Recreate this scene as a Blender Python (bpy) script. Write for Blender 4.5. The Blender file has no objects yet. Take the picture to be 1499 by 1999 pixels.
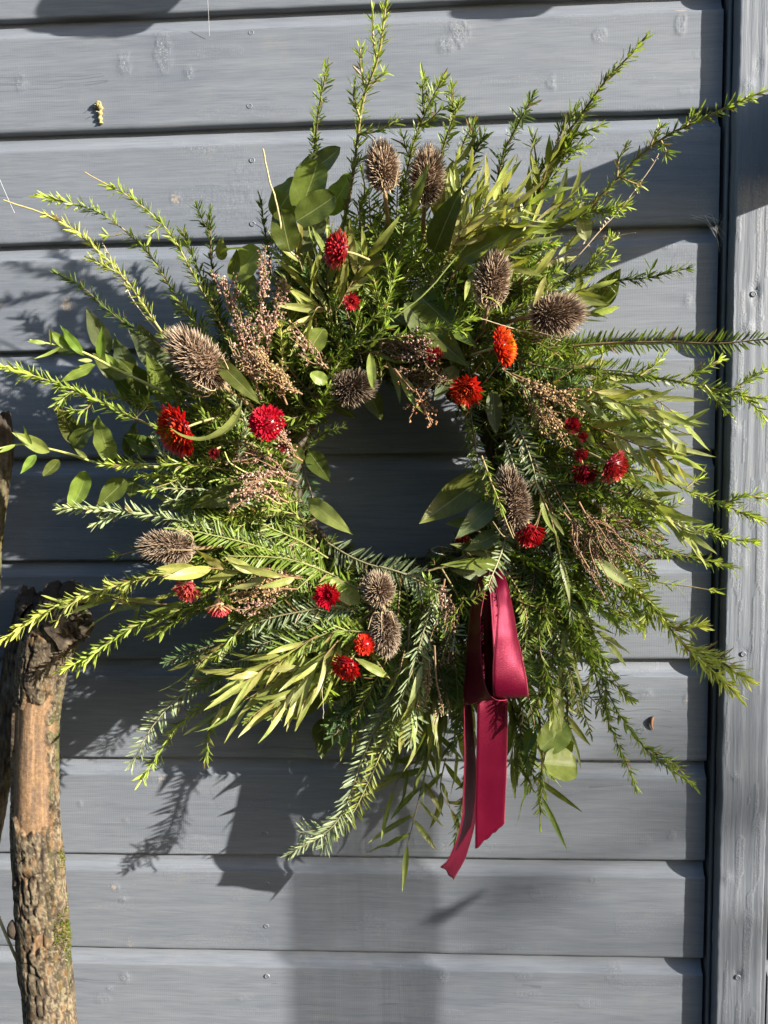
import bpy, math, random
import numpy as np
from mathutils import Matrix, Vector
rng = np.random.default_rng(7)
random.seed(7)
SC = bpy.context.scene
COL = SC.collection

# ------------------------------------------------------------------ camera, sky, sun, exposure
CZ = 1.40                                   # eye height
PITCH, YAW, ROLL, FPX = -0.10028, 0.05705, 0.01549, 1711.4
CAM = np.array([0.0, -0.9243, CZ])
def _rot(p, y, r):
    cy, sy, cp, sp, cr, sr = math.cos(y), math.sin(y), math.cos(p), math.sin(p), math.cos(r), math.sin(r)
    return (np.array([[cy, -sy, 0], [sy, cy, 0], [0, 0, 1]]) @ np.array([[1, 0, 0], [0, cp, -sp], [0, sp, cp]])
            @ np.array([[cr, 0, sr], [0, 1, 0], [-sr, 0, cr]]))
RM = _rot(PITCH, YAW, ROLL)
cd = bpy.data.cameras.new('camera')
cam = bpy.data.objects.new('camera', cd)
COL.objects.link(cam)
cd.sensor_fit = 'VERTICAL'
cd.sensor_height = 36
cd.lens = FPX / 1999 * 36
cd.clip_start, cd.clip_end = 0.01, 400
m4 = Matrix.Identity(4)
for i in range(3):
    m4[i][0], m4[i][1], m4[i][2], m4[i][3] = RM[i, 0], RM[i, 2], -RM[i, 1], CAM[i]
cam.matrix_world = m4
SC.camera = cam

SUN = np.array([2.0, -1.0, 0.73])           # per metre off the wall: two to the right, three quarters up
SUN_EL = math.atan2(SUN[2], math.hypot(SUN[0], SUN[1]))
SUN_ROT = math.atan2(SUN[0], SUN[1])
w = bpy.data.worlds.new('World')
SC.world = w
w.use_nodes = True
nt = w.node_tree
bg = nt.nodes['Background']
sky = nt.nodes.new('ShaderNodeTexSky')
sky.sky_type = 'NISHITA'
sky.sun_disc = False
sky.sun_elevation = SUN_EL
sky.sun_rotation = SUN_ROT
nt.links.new(sky.outputs[0], bg.inputs[0])
bg.inputs[1].default_value = 0.098
sl = bpy.data.lights.new('sun', 'SUN')
sl.energy = 5.0
sl.angle = math.radians(0.53)
sl.color = (1.0, 0.93, 0.82)
so = bpy.data.objects.new('sun', sl)
COL.objects.link(so)
so.rotation_euler = Vector(-SUN).to_track_quat('-Z', 'Y').to_euler()
so.location = (4, -3, 4)
SC.view_settings.view_transform = 'Standard'
SC.view_settings.look = 'None'
SC.view_settings.exposure = 1.6
SC.view_settings.gamma = 1
SC.view_settings.use_curve_mapping = False
SC.cycles.use_denoising = True
SC.cycles.max_bounces = 6

# ------------------------------------------------------------------ helpers
def U(u, v, d=0.0):
    """the point d metres off the wall face that the photograph shows at pixel (u, v)"""
    r = RM @ np.array([(u - 749.5) / FPX, 1.0, -(v - 999.5) / FPX])
    t = (-d - CAM[1]) / r[1]
    return CAM + r * t
PX = 0.00054
def nrm(a):
    a = np.asarray(a, float)
    return a / np.maximum(np.linalg.norm(a, axis=-1, keepdims=True), 1e-9)

def mk_mesh(name, V, F, cols=None, smooth=True, uv=None):
    V = np.asarray(V, np.float32)
    Fs = F if isinstance(F, list) else [F]
    me = bpy.data.meshes.new(name)
    Fs = [np.asarray(f, np.int32) for f in Fs if len(f)]
    nl = sum(f.size for f in Fs)
    npol = sum(len(f) for f in Fs)
    me.vertices.add(len(V)); me.loops.add(nl); me.polygons.add(npol)
    me.vertices.foreach_set('co', V.ravel())
    li = np.concatenate([f.ravel() for f in Fs])
    me.loops.foreach_set('vertex_index', li)
    cnt = np.concatenate([np.full(len(f), f.shape[1], np.int32) for f in Fs])
    st = np.concatenate([[0], np.cumsum(cnt)[:-1]]).astype(np.int32)
    me.polygons.foreach_set('loop_start', st)
    me.polygons.foreach_set('use_smooth', np.full(npol, smooth))
    if cols is not None:
        at = me.attributes.new('Col', 'FLOAT_COLOR', 'POINT')
        c = np.ones((len(V), 4), np.float32)
        c[:, :cols.shape[1]] = cols
        at.data.foreach_set('color', c.ravel())
    if uv is not None:
        ul = me.uv_layers.new(name='UVMap')
        ul.data.foreach_set('uv', np.asarray(uv, np.float32)[li].ravel())
    me.update(calc_edges=True)
    me.validate()
    return me

ORG = {}
def link(name, me, mat=None, parent=None, M=None):
    if mat is not None and not me.materials:
        me.materials.append(mat)
    o = bpy.data.objects.new(name, me)
    COL.objects.link(o)
    if parent is not None:
        o.parent = parent
        if parent.name in ORG:
            o.matrix_parent_inverse = Matrix.Translation(-ORG[parent.name])
    if M is not None:
        o.matrix_basis = M
    return o
def mobj(name, V, F, mat, parent=None, cols=None, smooth=True, uv=None, centre=False, kind=None):
    V = np.asarray(V, float)
    M = None
    if centre:
        c = V.mean(0); V = V - c; M = Matrix.Translation(Vector(c))
    o = link(name, mk_mesh(name, V, F, cols, smooth, uv), mat, parent, M)
    if centre:
        ORG[o.name] = Vector(c)
    if kind:
        o['kind'] = kind
    return o
def tag(o, label, cat, group=None):
    o['label'] = label; o['category'] = cat
    if group: o['group'] = group
    return o
def thing(name, loc, label, cat, group=None):
    o = bpy.data.objects.new(name, None)
    COL.objects.link(o)
    o.empty_display_size = 0.02
    o.location = Vector(loc)
    ORG[o.name] = Vector(loc)
    return tag(o, label, cat, group)

class MB:
    def __init__(s): s.V = []; s.F = {}; s.C = []; s.n = 0
    def add(s, V, F, col=None):
        V = np.asarray(V, float).reshape(-1, 3)
        F = np.asarray(F, int)
        s.F.setdefault(F.shape[1], []).append(F + s.n)
        s.V.append(V)
        if col is None: col = (1, 1, 1)
        c = np.asarray(col, float)
        if c.ndim == 1: c = np.tile(c[:3], (len(V), 1))
        s.C.append(c[:, :3])
        s.n += len(V)
    def box(s, a, b, col=None):
        x0, y0, z0 = a; x1, y1, z1 = b
        V = [(x0, y0, z0), (x1, y0, z0), (x1, y1, z0), (x0, y1, z0), (x0, y0, z1), (x1, y0, z1), (x1, y1, z1), (x0, y1, z1)]
        s.add(V, [(0, 3, 2, 1), (4, 5, 6, 7), (0, 1, 5, 4), (1, 2, 6, 5), (2, 3, 7, 6), (3, 0, 4, 7)], col)
    def build(s, name, mat, parent=None, smooth=True, centre=False, kind=None):
        return mobj(name, np.concatenate(s.V), [np.concatenate(f) for f in s.F.values()], mat, parent,
                    np.concatenate(s.C), smooth, None, centre, kind)

def spline(P, n):
    P = np.asarray(P, float)
    if len(P) == 2:
        t = np.linspace(0, 1, n)[:, None]
        return P[0] * (1 - t) + P[1] * t
    Q = np.vstack([2 * P[0] - P[1], P, 2 * P[-1] - P[-2]])
    k = 24
    out = []
    for i in range(len(P) - 1):
        p0, p1, p2, p3 = Q[i:i + 4]
        t = np.linspace(0, 1, k, endpoint=False)[:, None]
        out.append(.5 * (2 * p1 + (p2 - p0) * t + (2 * p0 - 5 * p1 + 4 * p2 - p3) * t**2 + (3 * p1 - p0 - 3 * p2 + p3) * t**3))
    out = np.vstack(out + [P[-1:]])
    s = np.concatenate([[0], np.cumsum(np.linalg.norm(np.diff(out, axis=0), axis=1))])
    q = np.linspace(0, s[-1], n)
    return np.stack([np.interp(q, s, out[:, j]) for j in range(out.shape[1])], 1)
def frames(P):
    T = nrm(np.gradient(P, axis=0))
    up = np.array([0.0, -1.0, 0.0])
    A = np.cross(T, up)
    bad = np.linalg.norm(A, axis=1) < .15
    A[bad] = np.cross(T[bad], np.array([1.0, 0, 0.2]))
    A = nrm(A)
    return T, A, np.cross(A, T)
def tube(mb, P, r, k=5, col=(1, 1, 1), cap=True):
    P = np.asarray(P, float); n = len(P)
    r = np.broadcast_to(np.asarray(r, float), (n,))
    T, A, B = frames(P)
    a = np.arange(k) * 2 * math.pi / k
    V = P[:, None] + r[:, None, None] * (np.cos(a)[None, :, None] * A[:, None] + np.sin(a)[None, :, None] * B[:, None])
    i = np.arange(n - 1)[:, None] * k; j = np.arange(k)[None]; j2 = (j + 1) % k
    F = np.stack([i + j, i + j2, i + k + j2, i + k + j], -1).reshape(-1, 4)
    c = np.asarray(col, float)
    if c.ndim == 2: c = np.repeat(c, k, 0)
    mb.add(V.reshape(-1, 3), F, c)
    if cap:
        mb.add(np.vstack([V[-1], P[-1] + T[-1] * r[-1] * .6]), [(q, (q + 1) % k, k) for q in range(k)], c[-1] if c.ndim == 2 else c)
def blades(mb, B, D, N, L, W, C, keel=.18, curve=0.0, tipc=1.0, tipw=None):
    """N needles or small bracts at once: base, direction, facing, length, width, colour"""
    D = nrm(D); S = nrm(np.cross(D, N)); N = np.cross(S, D)
    n = len(B)
    L = np.broadcast_to(L, (n,))[:, None]; W = np.broadcast_to(W, (n,))[:, None]
    m1 = B + D * L * .30 + N * L * curve * .30
    m2 = B + D * L * .78 + N * L * curve * .22
    ht = tipw if tipw is not None else .80
    V = np.stack([B, m1 + S * W * .5, m1 - N * W * keel, m1 - S * W * .5, m2 + S * W * .5 * ht, m2 - N * W * keel * .8, m2 - S * W * .5 * ht, B + D * L], 1).reshape(-1, 3)
    o = np.arange(n)[:, None, None] * 8
    F3 = (o + np.array([(0, 1, 2), (0, 2, 3), (4, 7, 5), (5, 7, 6)])[None]).reshape(-1, 3)
    F4 = (o + np.array([(1, 4, 5, 2), (2, 5, 6, 3)])[None]).reshape(-1, 4)
    C = np.broadcast_to(C, (n, 3))
    CC = np.repeat(C, 8, 0).reshape(n, 8, 3).copy()
    CC[:, 7] *= tipc
    n0 = mb.n
    mb.add(V, F3, CC.reshape(-1, 3))
    mb.F.setdefault(4, []).append(F4 + n0)
def vnoise(x, y, seed=0):
    """value noise on arrays"""
    xi, yi = np.floor(x).astype(np.int64), np.floor(y).astype(np.int64)
    fx, fy = x - xi, y - yi
    fx = fx * fx * (3 - 2 * fx); fy = fy * fy * (3 - 2 * fy)
    def h(a, b):
        q = (a * 374761393 + b * 668265263 + seed * 974634541) & 0x7fffffff
        q = ((q ^ (q >> 13)) * 1274126177) & 0x7fffffff
        return ((q ^ (q >> 16)) & 0xffff) / 65535.0
    return (h(xi, yi) * (1 - fx) + h(xi + 1, yi) * fx) * (1 - fy) + (h(xi, yi + 1) * (1 - fx) + h(xi + 1, yi + 1) * fx) * fy

# ------------------------------------------------------------------ materials
class NT:
    def __init__(s, name):
        s.m = bpy.data.materials.new(name); s.m.use_nodes = True
        s.t = s.m.node_tree; s.b = s.t.nodes['Principled BSDF']; s.out = s.t.nodes['Material Output']
    def n(s, typ, **kw):
        x = s.t.nodes.new(typ)
        for k, v in kw.items():
            if k == 'ins':
                for a, b in v.items():
                    if hasattr(b, 'is_linked') or isinstance(b, bpy.types.NodeSocket): s.t.links.new(b, x.inputs[a])
                    else: x.inputs[a].default_value = b
            else: setattr(x, k, v)
        return x
    def l(s, a, b): s.t.links.new(a, b)
    def set(s, **kw):
        for k, v in kw.items():
            i = s.b.inputs[k.replace('_', ' ')]
            if isinstance(v, bpy.types.NodeSocket): s.l(v, i)
            else: i.default_value = v
    def math(s, op, a, b=0.0, clamp=False):
        return s.n('ShaderNodeMath', operation=op, use_clamp=clamp, ins={0: a, 1: b}).outputs[0]
    def mix(s, f, a, b, blend='MIX'):
        x = s.t.nodes.new('ShaderNodeMix'); x.data_type = 'RGBA'; x.blend_type = blend
        for i, v in ((0, f), (6, a), (7, b)):
            if isinstance(v, bpy.types.NodeSocket): s.l(v, x.inputs[i])
            else: x.inputs[i].default_value = v if i == 0 else (*v[:3], 1)
        return x.outputs[2]
    def noise(s, vec, scale, detail=3, rough=.5, dist=0.0):
        return s.n('ShaderNodeTexNoise', ins={'Vector': vec, 'Scale': scale, 'Detail': detail, 'Roughness': rough, 'Distortion': dist}).outputs[0]
    def ramp(s, f, stops):
        x = s.n('ShaderNodeValToRGB', ins={0: f})
        e = x.color_ramp.elements
        while len(e) < len(stops): e.new(.5)
        for q, (p, c) in zip(e, stops): q.position = p; q.color = (*c[:3], 1)
        return x.outputs[0]
    def bump(s, h, strength, dist, normal=None):
        x = s.n('ShaderNodeBump', ins={'Height': h, 'Strength': strength, 'Distance': dist})
        if normal is not None: s.l(normal, x.inputs['Normal'])
        return x.outputs[0]

def leafy(name, source, trans, rough, vein=False, tc=(1.25, 1.3, .62)):
    t = NT(name)
    if source == 'attr':
        c = t.n('ShaderNodeAttribute', attribute_name='Col').outputs[0]
    else:
        c = t.n('ShaderNodeObjectInfo').outputs['Color']
    co = t.n('ShaderNodeTexCoord')
    geo = t.n('ShaderNodeNewGeometry')
    nz = t.noise(geo.outputs['Position'], 160, 3, .6)
    c = t.mix(1.0, c, t.ramp(nz, [(.25, (.72, .74, .7)), (.75, (1.2, 1.16, 1.1))]), 'MULTIPLY')
    if vein:
        sp = t.n('ShaderNodeSeparateXYZ', ins={0: co.outputs['UV']})
        u = t.math('ABSOLUTE', t.math('SUBTRACT', sp.outputs[0], .5))
        rib = t.math('LESS_THAN', u, .018)
        sv = t.math('SINE', t.math('ADD', t.math('MULTIPLY', t.math('SUBTRACT', sp.outputs[1], t.math('MULTIPLY', u, .75)), 52), t.math('MULTIPLY', nz, 5.0)))
        veins = t.math('MULTIPLY', t.math('SMOOTHSTEP' if False else 'GREATER_THAN', sv, .965), .10)
        c = t.mix(t.math('MAXIMUM', t.math('MULTIPLY', rib, .6), veins), c, t.mix(.55, c, (.5, .52, .25)))
        nb = t.noise(geo.outputs['Position'], 90, 4, .7)
        c = t.mix(t.math('MULTIPLY', t.math('GREATER_THAN', nb, .70), .35), c, (.13, .085, .03))
        t.set(Normal=t.bump(t.math('ADD', t.math('MULTIPLY', rib, -1.0), t.math('ADD', t.math('MULTIPLY', sv, .05), nz)), .22, .0005))
    t.set(Base_Color=c, Roughness=rough, Specular_IOR_Level=.35)
    tr = t.n('ShaderNodeBsdfTranslucent', ins={0: t.mix(1.0, c, tc, 'MULTIPLY')})
    ms = t.n('ShaderNodeMixShader', ins={0: trans, 1: t.b.outputs[0], 2: tr.outputs[0]})
    t.l(ms.outputs[0], t.out.inputs[0])
    return t.m
M_NEEDLE = leafy('needle', 'attr', .38, .40)
M_LEAF = leafy('leaf', 'object', .38, .42, True)
M_PETAL = leafy('papery_bract', 'attr', .20, .30, False, (1.3, .75, .8))
def attr_mat(name, rough, spec=.3, bscale=300, bstr=.3):
    t = NT(name)
    c = t.n('ShaderNodeAttribute', attribute_name='Col').outputs[0]
    g = t.n('ShaderNodeNewGeometry').outputs['Position']
    nz = t.noise(g, bscale, 4, .6)
    t.set(Base_Color=t.mix(1.0, c, t.ramp(nz, [(.25, (.7, .7, .7)), (.75, (1.2, 1.2, 1.2))]), 'MULTIPLY'), Roughness=rough, Specular_IOR_Level=spec,
          Normal=t.bump(nz, bstr, .0006))
    return t.m
M_STEM = attr_mat('stem', .6)
M_DRY = attr_mat('dried_plant', .8, .15)

def paint_mat(name, vertical):
    t = NT(name)
    g = t.n('ShaderNodeTexCoord').outputs['Object']
    at = t.n('ShaderNodeAttribute', attribute_name='Col')
    sp = t.n('ShaderNodeSeparateColor', ins={0: at.outputs[0]})   # red bare wood, green rough, blue board tone
    oi = t.n('ShaderNodeObjectInfo')
    shift = t.n('ShaderNodeVectorMath', operation='ADD', ins={0: g, 1: t.n('ShaderNodeCombineXYZ', ins={0: t.math('MULTIPLY', oi.outputs['Random'], 9.0), 2: t.math('MULTIPLY', oi.outputs['Random'], 5.0)}).outputs[0]})
    sc = (1, 1, .03) if vertical else (.03, 1, 1)
    mp = t.n('ShaderNodeMapping', ins={0: shift.outputs[0], 3: sc})
    warp = t.noise(shift.outputs[0], 9, 2, .5)
    wv = t.n('ShaderNodeVectorMath', operation='ADD', ins={0: mp.outputs[0], 1: t.n('ShaderNodeCombineXYZ', ins={(0 if vertical else 2): t.math('MULTIPLY', warp, .012 if vertical else .022)}).outputs[0]}).outputs[0]
    gr = t.noise(wv, 420, 4, .65)
    gr2 = t.noise(wv, 130, 2, .5)
    big = t.noise(shift.outputs[0], 7, 3, .6)
    fine = t.noise(shift.outputs[0], 900, 2, .6)
    sx = t.n('ShaderNodeSeparateXYZ', ins={0: shift.outputs[0]})
    saw = t.math('SINE', t.math('MULTIPLY', t.math('ADD', sx.outputs[0], t.math('MULTIPLY', big, .006)), 2600))
    sawm = t.math('MULTIPLY', saw, t.math('MULTIPLY', t.math('SUBTRACT', t.noise(shift.outputs[0], 5, 2, .5), .38, True), 1.2))
    c = t.mix(t.ramp(gr2, [(.3, (0, 0, 0)), (.8, (1, 1, 1))]), (.127, .143, .171), (.159, .175, .203))
    c = t.mix(1.0, c, t.ramp(big, [(.3, (.92, .925, .94)), (.7, (1.06, 1.055, 1.04))]), 'MULTIPLY')
    dirt = t.ramp(t.noise(shift.outputs[0], 26, 5, .72), [(.56, (0, 0, 0)), (.74, (.30, .30, .30))])
    c = t.mix(dirt, c, (.20, .195, .185))
    c = t.mix(t.ramp(t.noise(t.n('ShaderNodeMapping', ins={0: shift.outputs[0], 3: (1, 1, .012) if vertical else (.012, 1, 1)}).outputs[0], 700, 3, .7), [(.60, (0, 0, 0)), (.78, (.42, .42, .42))]), c, (.25, .26, .27))
    c = t.mix(t.ramp(gr, [(.22, (.4, .4, .4)), (.40, (0, 0, 0))]), c, (.085, .098, .12))
    c = t.mix(1.0, c, t.n('ShaderNodeCombineColor', ins={0: sp.outputs[2], 1: sp.outputs[2], 2: sp.outputs[2]}).outputs[0], 'MULTIPLY')
    bare = t.math('MULTIPLY', t.math('GREATER_THAN', t.math('ADD', sp.outputs[0], t.math('MULTIPLY', t.math('SUBTRACT', t.noise(shift.outputs[0], 330, 3, .7), .5), 1.5)), .60), .75)
    bare = t.math('MULTIPLY', bare, t.math('GREATER_THAN', sp.outputs[0], .04))
    c = t.mix(bare, c, t.mix(gr, (.40, .33, .26), (.22, .18, .15)))
    h = t.math('ADD', t.math('MULTIPLY', gr, 1.0 if vertical else .55), t.math('ADD', t.math('MULTIPLY', fine, .25), t.math('MULTIPLY', sawm, 0.0 if vertical else .35)))
    h = t.math('ADD', h, t.math('MULTIPLY', t.math('MULTIPLY', t.noise(shift.outputs[0], 520, 3, .7), sp.outputs[1]), 4.0))
    g3 = t.noise(t.n('ShaderNodeMapping', ins={0: shift.outputs[0], 3: (1, 1, .045) if vertical else (.045, 1, 1)}).outputs[0], 620, 2, .55)
    c = t.mix(1.0, c, t.ramp(g3, [(.30, (.89, .895, .905)), (.48, (1, 1, 1)), (.70, (1.09, 1.085, 1.075))]), 'MULTIPLY')
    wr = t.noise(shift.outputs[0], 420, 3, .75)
    c = t.mix(t.math('MULTIPLY', t.math('GREATER_THAN', wr, .60), t.math('MULTIPLY', sp.outputs[1], .55)), c, (.36, .37, .38))  # relief highlights and dark pits painted into the colour, with pale worn flakes
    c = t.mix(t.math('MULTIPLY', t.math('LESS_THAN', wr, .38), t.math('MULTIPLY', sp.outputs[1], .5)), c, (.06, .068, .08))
    h = t.math('ADD', h, t.math('MULTIPLY', g3, .5))
    hl = t.noise(t.n('ShaderNodeMapping', ins={0: wv, 3: (.30, 1, 1) if not vertical else (1, 1, .30)}).outputs[0], 46, 2, .5)
    hl = t.math('MULTIPLY', t.math('LESS_THAN', t.math('ABSOLUTE', t.math('SUBTRACT', hl, .5)), .0035), t.math('GREATER_THAN', t.noise(shift.outputs[0], 11, 2, .6), .56))
    c = t.mix(t.math('MULTIPLY', hl, .35), c, (.055, .062, .075))
    fl = t.math('GREATER_THAN', t.noise(shift.outputs[0], 330, 2, .5), .765)
    c = t.mix(t.math('MULTIPLY', fl, .35), c, (.34, .35, .36))
    h = t.math('SUBTRACT', h, t.math('MULTIPLY', hl, .25))
    t.set(Base_Color=c, Roughness=.55, Specular_IOR_Level=.32, Normal=t.bump(h, .38 if vertical else .36, .0009 if vertical else .0005))
    return t.m
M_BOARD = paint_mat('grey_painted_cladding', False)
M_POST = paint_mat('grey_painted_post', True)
def plain(name, col, rough, metal=0.0):
    t = NT(name)
    g = t.n('ShaderNodeTexCoord').outputs['Object']
    nz = t.noise(g, 220, 4, .65)
    t.set(Base_Color=t.mix(nz, [x * .7 for x in col], [x * 1.25 for x in col]), Roughness=rough, Metallic=metal, Normal=t.bump(nz, .25, .0008))
    return t.m
M_NAIL = plain('painted_nail', (.13, .145, .172), .55, .0)
M_DARK = plain('dark_backing', (.02, .022, .026), .9)

# ------------------------------------------------------------------ setting: ground
t = NT('garden_soil_and_grass')
g = t.n('ShaderNodeTexCoord').outputs['Object']
t.set(Base_Color=t.mix(t.ramp(t.noise(g, 3.0, 5, .65), [(.42, (0, 0, 0)), (.58, (1, 1, 1))]), (.030, .045, .014), (.040, .030, .020)), Roughness=.95,
      Normal=t.bump(t.noise(g, 40, 5, .7), .8, .02))
n = 60
gx, gy = np.meshgrid(np.linspace(-1, 1, n), np.linspace(-1, 1, n))
gx = np.sign(gx) * np.abs(gx)**3 * 60; gy = np.sign(gy) * np.abs(gy)**3 * 60
gv = np.stack([gx, gy, .02 * (vnoise(gx * 2, gy * 2, 3) - .5)], -1).reshape(-1, 3)
i = (np.arange(n - 1)[:, None] * n + np.arange(n - 1)[None]).ravel()
o = mobj('ground', gv, np.stack([i, i + 1, i + n + 1, i + n], 1), t.m)
o['kind'] = 'structure'

# ------------------------------------------------------------------ setting: the shed wall, board by board
wall = thing('shed_wall', (0, 0.02, 0), 'slate grey painted timber shed wall of horizontal boards with a corner post', 'wall')
XE = U(1411, 100)[0]                        # board ends by the post
PXL = 0.2989                                # post's left edge
PXR = U(1494, 1700, .016)[0]
COVER = .112
crease = {k: 1.8 - COVER * k for k in range(-3, 17)}
crease[3] -= .0028; crease[4] -= .0018
# knots, flakes and dents: pixel, radii in pixels, bare wood, roughness, bump height in mm
FEAT = [(130, 595, 14, 17, .9, .5, .5), (0, 593, 7, 8, .8, .4, .4), (342, 388, 15, 16, .7, .5, .4), (340, 276, 15, 8, .35, .5, .5),
        (395, 290, 52, 12, .0, 1, .4), (420, 400, 95, 55, .0, .55, .2), (480, 350, 40, 50, .0, .5, .2), (240, 125, 14, 24, .1, 1, .7), (318, 100, 18, 42, .1, 1, .6),
        (368, 143, 10, 13, .3, 1, .6), (40, 160, 12, 22, .2, .8, .5), (895, 62, 24, 24, .25, 1, .8), (872, 88, 20, 16, .25, 1, .8), (1170, 70, 11, 13, .1, 1, .9), (1076, 160, 8, 14, .1, 1, .8),
        (1328, 48, 10, 20, .25, .8, .8), (1330, 18, 14, 4, .95, .2, .2), (1338, 178, 14, 10, .4, .3, .3), (1344, 312, 24, 20, .1, .3, .5), (1365, 345, 12, 28, .2, .4, -.5), (1342, 588, 10, 14, .2, .8, .6),
        (1306, 480, 10, 10, .2, .6, .5), (222, 1731, 13, 11, .7, .6, .6), (240, 1757, 12, 9, .15, .9, .5), (252, 1840, 12, 20, .55, .4, .2),
        (243, 1908, 12, 12, .1, 1, .6), (214, 1930, 9, 6, .2, .9, .5), (200, 1950, 16, 12, .1, .7, .5), (475, 1948, 18, 10, .3, .6, .4), (246, 1602, 7, 6, .5, .6, .5), (156, 1569, 6, 7, .3, .8, .6), (310, 1520, 20, 18, .45, .4, .2),
        (315, 1520, 8, 12, .7, .4, .3), (1262, 1355, 14, 12, .3, .8, .5), (1340, 1365, 6, 9, .7, .7, .5), (1253, 1425, 12, 12, .25, .9, .6), (1311, 1630, 8, 9, .3, .9, .8),
        (870, 1650, 26, 14, .35, .7, .3), (945, 1648, 26, 14, .3, .7, .3), (1045, 1745, 14, 10, .1, .6, .5), (720, 1790, 20, 10, .1, .5, .3), (700, 1905, 12, 10, .1, .6, .4),
        (865, 1905, 10, 14, .15, .9, .5), (1160, 1720, 14, 8, .2, .9, .5), (1020, 1905, 20, 10, .2, .8, .4), (1200, 1900, 20, 16, .2, .8, .4), (60, 960, 14, 16, .2, .5, .4),
        (660, 975, 14, 12, .1, .6, .5), (1260, 1640, 12, 10, .1, .6, .4), (1030, 1940, 26, 8, .05, .8, .4), (1150, 1960, 30, 10, .05, .8, .4), (590, 1900, 14, 6, .2, .5, .3), (460, 1755, 12, 5, .2, .4, .3)]
FP = [(U(a, b)[0], U(a, b)[2], ru * PX, rv * PX, ba, ro, hh * .001) for a, b, ru, rv, ba, ro, hh in FEAT]
def profile(fine):
    """front profile of a shiplap board, crease at 0: list of (dz, depth) from the drip edge up to the cove's top"""
    lo = -COVER + .0185
    q = [(lo - .0002, .0125), (lo, .003), (lo + .0008, .0012), (lo + .002, .0003), (lo + .0035, 0.0)]
    q += [(z, 0.0) for z in np.linspace(lo + .006, -.002, 46 if fine else 4)]
    q += [(0.0, 0.0)]
    for a in np.linspace(.25, math.pi / 2, 12 if fine else 6):
        q.append((.0180 * (1 - math.cos(a)) - .0180 * (1 - math.cos(.25)) + .0004, .0092 * (math.sin(a) - math.sin(.25)) / (1 - math.sin(.25)) + .0002))
    q += [(.030, .0094), (.0302, .016)]
    return np.array(q)
def board(k, x0, x1, name='board'):
    main = x1 < .5 and 0 <= k + 1 and k <= 10
    pr = profile(main)
    zc = crease[k]
    if main:
        xs = np.concatenate([np.linspace(x0, -.52, 12)[:-1], np.linspace(-.52, x1, 700)])
    else:
        xs = np.linspace(x0, x1, 12)
    X, Zp = np.meshgrid(xs, pr[:, 0])
    D = np.repeat(pr[:, 1][:, None], len(xs), 1)
    Z = zc + Zp
    bare = np.zeros_like(X); rough = np.zeros_like(X); bump = np.zeros_like(X)
    if main:
        jj = k * 17
        # a slightly wavering drip edge and cupping
        Z = Z + (.0009 * (vnoise(X * 9, X * 0 + jj, 1) - .5) + .0005 * (vnoise(X * 60, X * 0 + jj, 2) - .5)) * (Zp < -.085)
        bump += .0011 * (vnoise(X * 3 + jj, Zp * 9, 5) - .5)
        bump += .00025 * (vnoise(X * 40 + jj, Zp * 400, 6) - .5)
        for fx, fz, ru, rv, ba, ro, hh in FP:
            if abs(fz - zc + .045) > .12: continue
            e = ((X - fx) / ru)**2 + ((Z - fz) / rv)**2
            m = np.exp(-e * 1.4)
            nn = vnoise(X * 700 + jj, Z * 700, 9)
            wb = vnoise(X * 160 + jj, Z * 160, 10) - .5
            ring = np.exp(-((np.sqrt(e) - .7 + wb * .9) / .22)**2) * (.3 + 1.1 * vnoise(X * 220 + jj, Z * 220, 15))
            bare = np.maximum(bare, ba * np.exp(-e * .9))
            rough = np.maximum(rough, ro * m)
            bump += hh * (.42 * ring + .12 * m) * (.5 + nn)
            bump += ro * .0005 * m * (vnoise(X * 1100, Z * 900, 11) - .5)
        rough = np.maximum(rough, .25 * (vnoise(X * 14 + jj, Z * 50, 12) > .80))
        cov = np.exp(-((Zp - .003) / .004)**2)
        bare = np.maximum(bare, .38 * cov * vnoise(X * 14 + jj * 3, Z * 40, 13)**1.5)
        edge = np.exp(-((Zp + COVER - .021) / .0022)**2)
        bare = np.maximum(bare, .33 * edge * vnoise(X * 25 + jj * 5, Z * 0, 14)**2)
        bump *= (Zp > -.0915)
    tone = .93 + .14 * vnoise(np.full_like(X, k * 3.7), X * 0, 21)
    tone = tone + .15 * np.exp(-((Zp - .004) / .007)**2) * (Zp > -.0005)      # sky brightness on the upturned cove painted into the tone, with some dust
    V = np.stack([X, D - bump, Z], -1).reshape(-1, 3)
    nx = len(xs)
    i = (np.arange(len(pr) - 1)[:, None] * nx + np.arange(nx - 1)[None]).ravel()
    F = [np.stack([i, i + 1, i + nx + 1, i + nx], 1)]
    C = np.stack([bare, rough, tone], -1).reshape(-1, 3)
    # end grain faces
    nv = len(V); V0 = V.reshape(len(pr), nx, 3)
    for xi in (0, nx - 1):
        col = V0[:, xi]
        back = col.copy(); back[:, 1] = .018
        V = np.vstack([V, col, back]); C = np.vstack([C, np.tile((0, .2, 1), (2 * len(pr), 1))])
        b = nv + np.arange(len(pr) - 1); p = len(pr)
        f = np.stack([b, b + 1, b + p + 1, b + p], 1)
        F.append(f if xi else f[:, ::-1])
        nv += 2 * len(pr)
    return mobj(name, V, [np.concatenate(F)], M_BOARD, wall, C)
boards = {}
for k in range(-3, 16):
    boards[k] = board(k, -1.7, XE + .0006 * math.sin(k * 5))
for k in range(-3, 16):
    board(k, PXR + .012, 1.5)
mb = MB()
mb.box((-1.7, .0181, .0), (1.5, .05, 2.16))
mb.build('wall_frame', M_DARK, wall, smooth=False)
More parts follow.
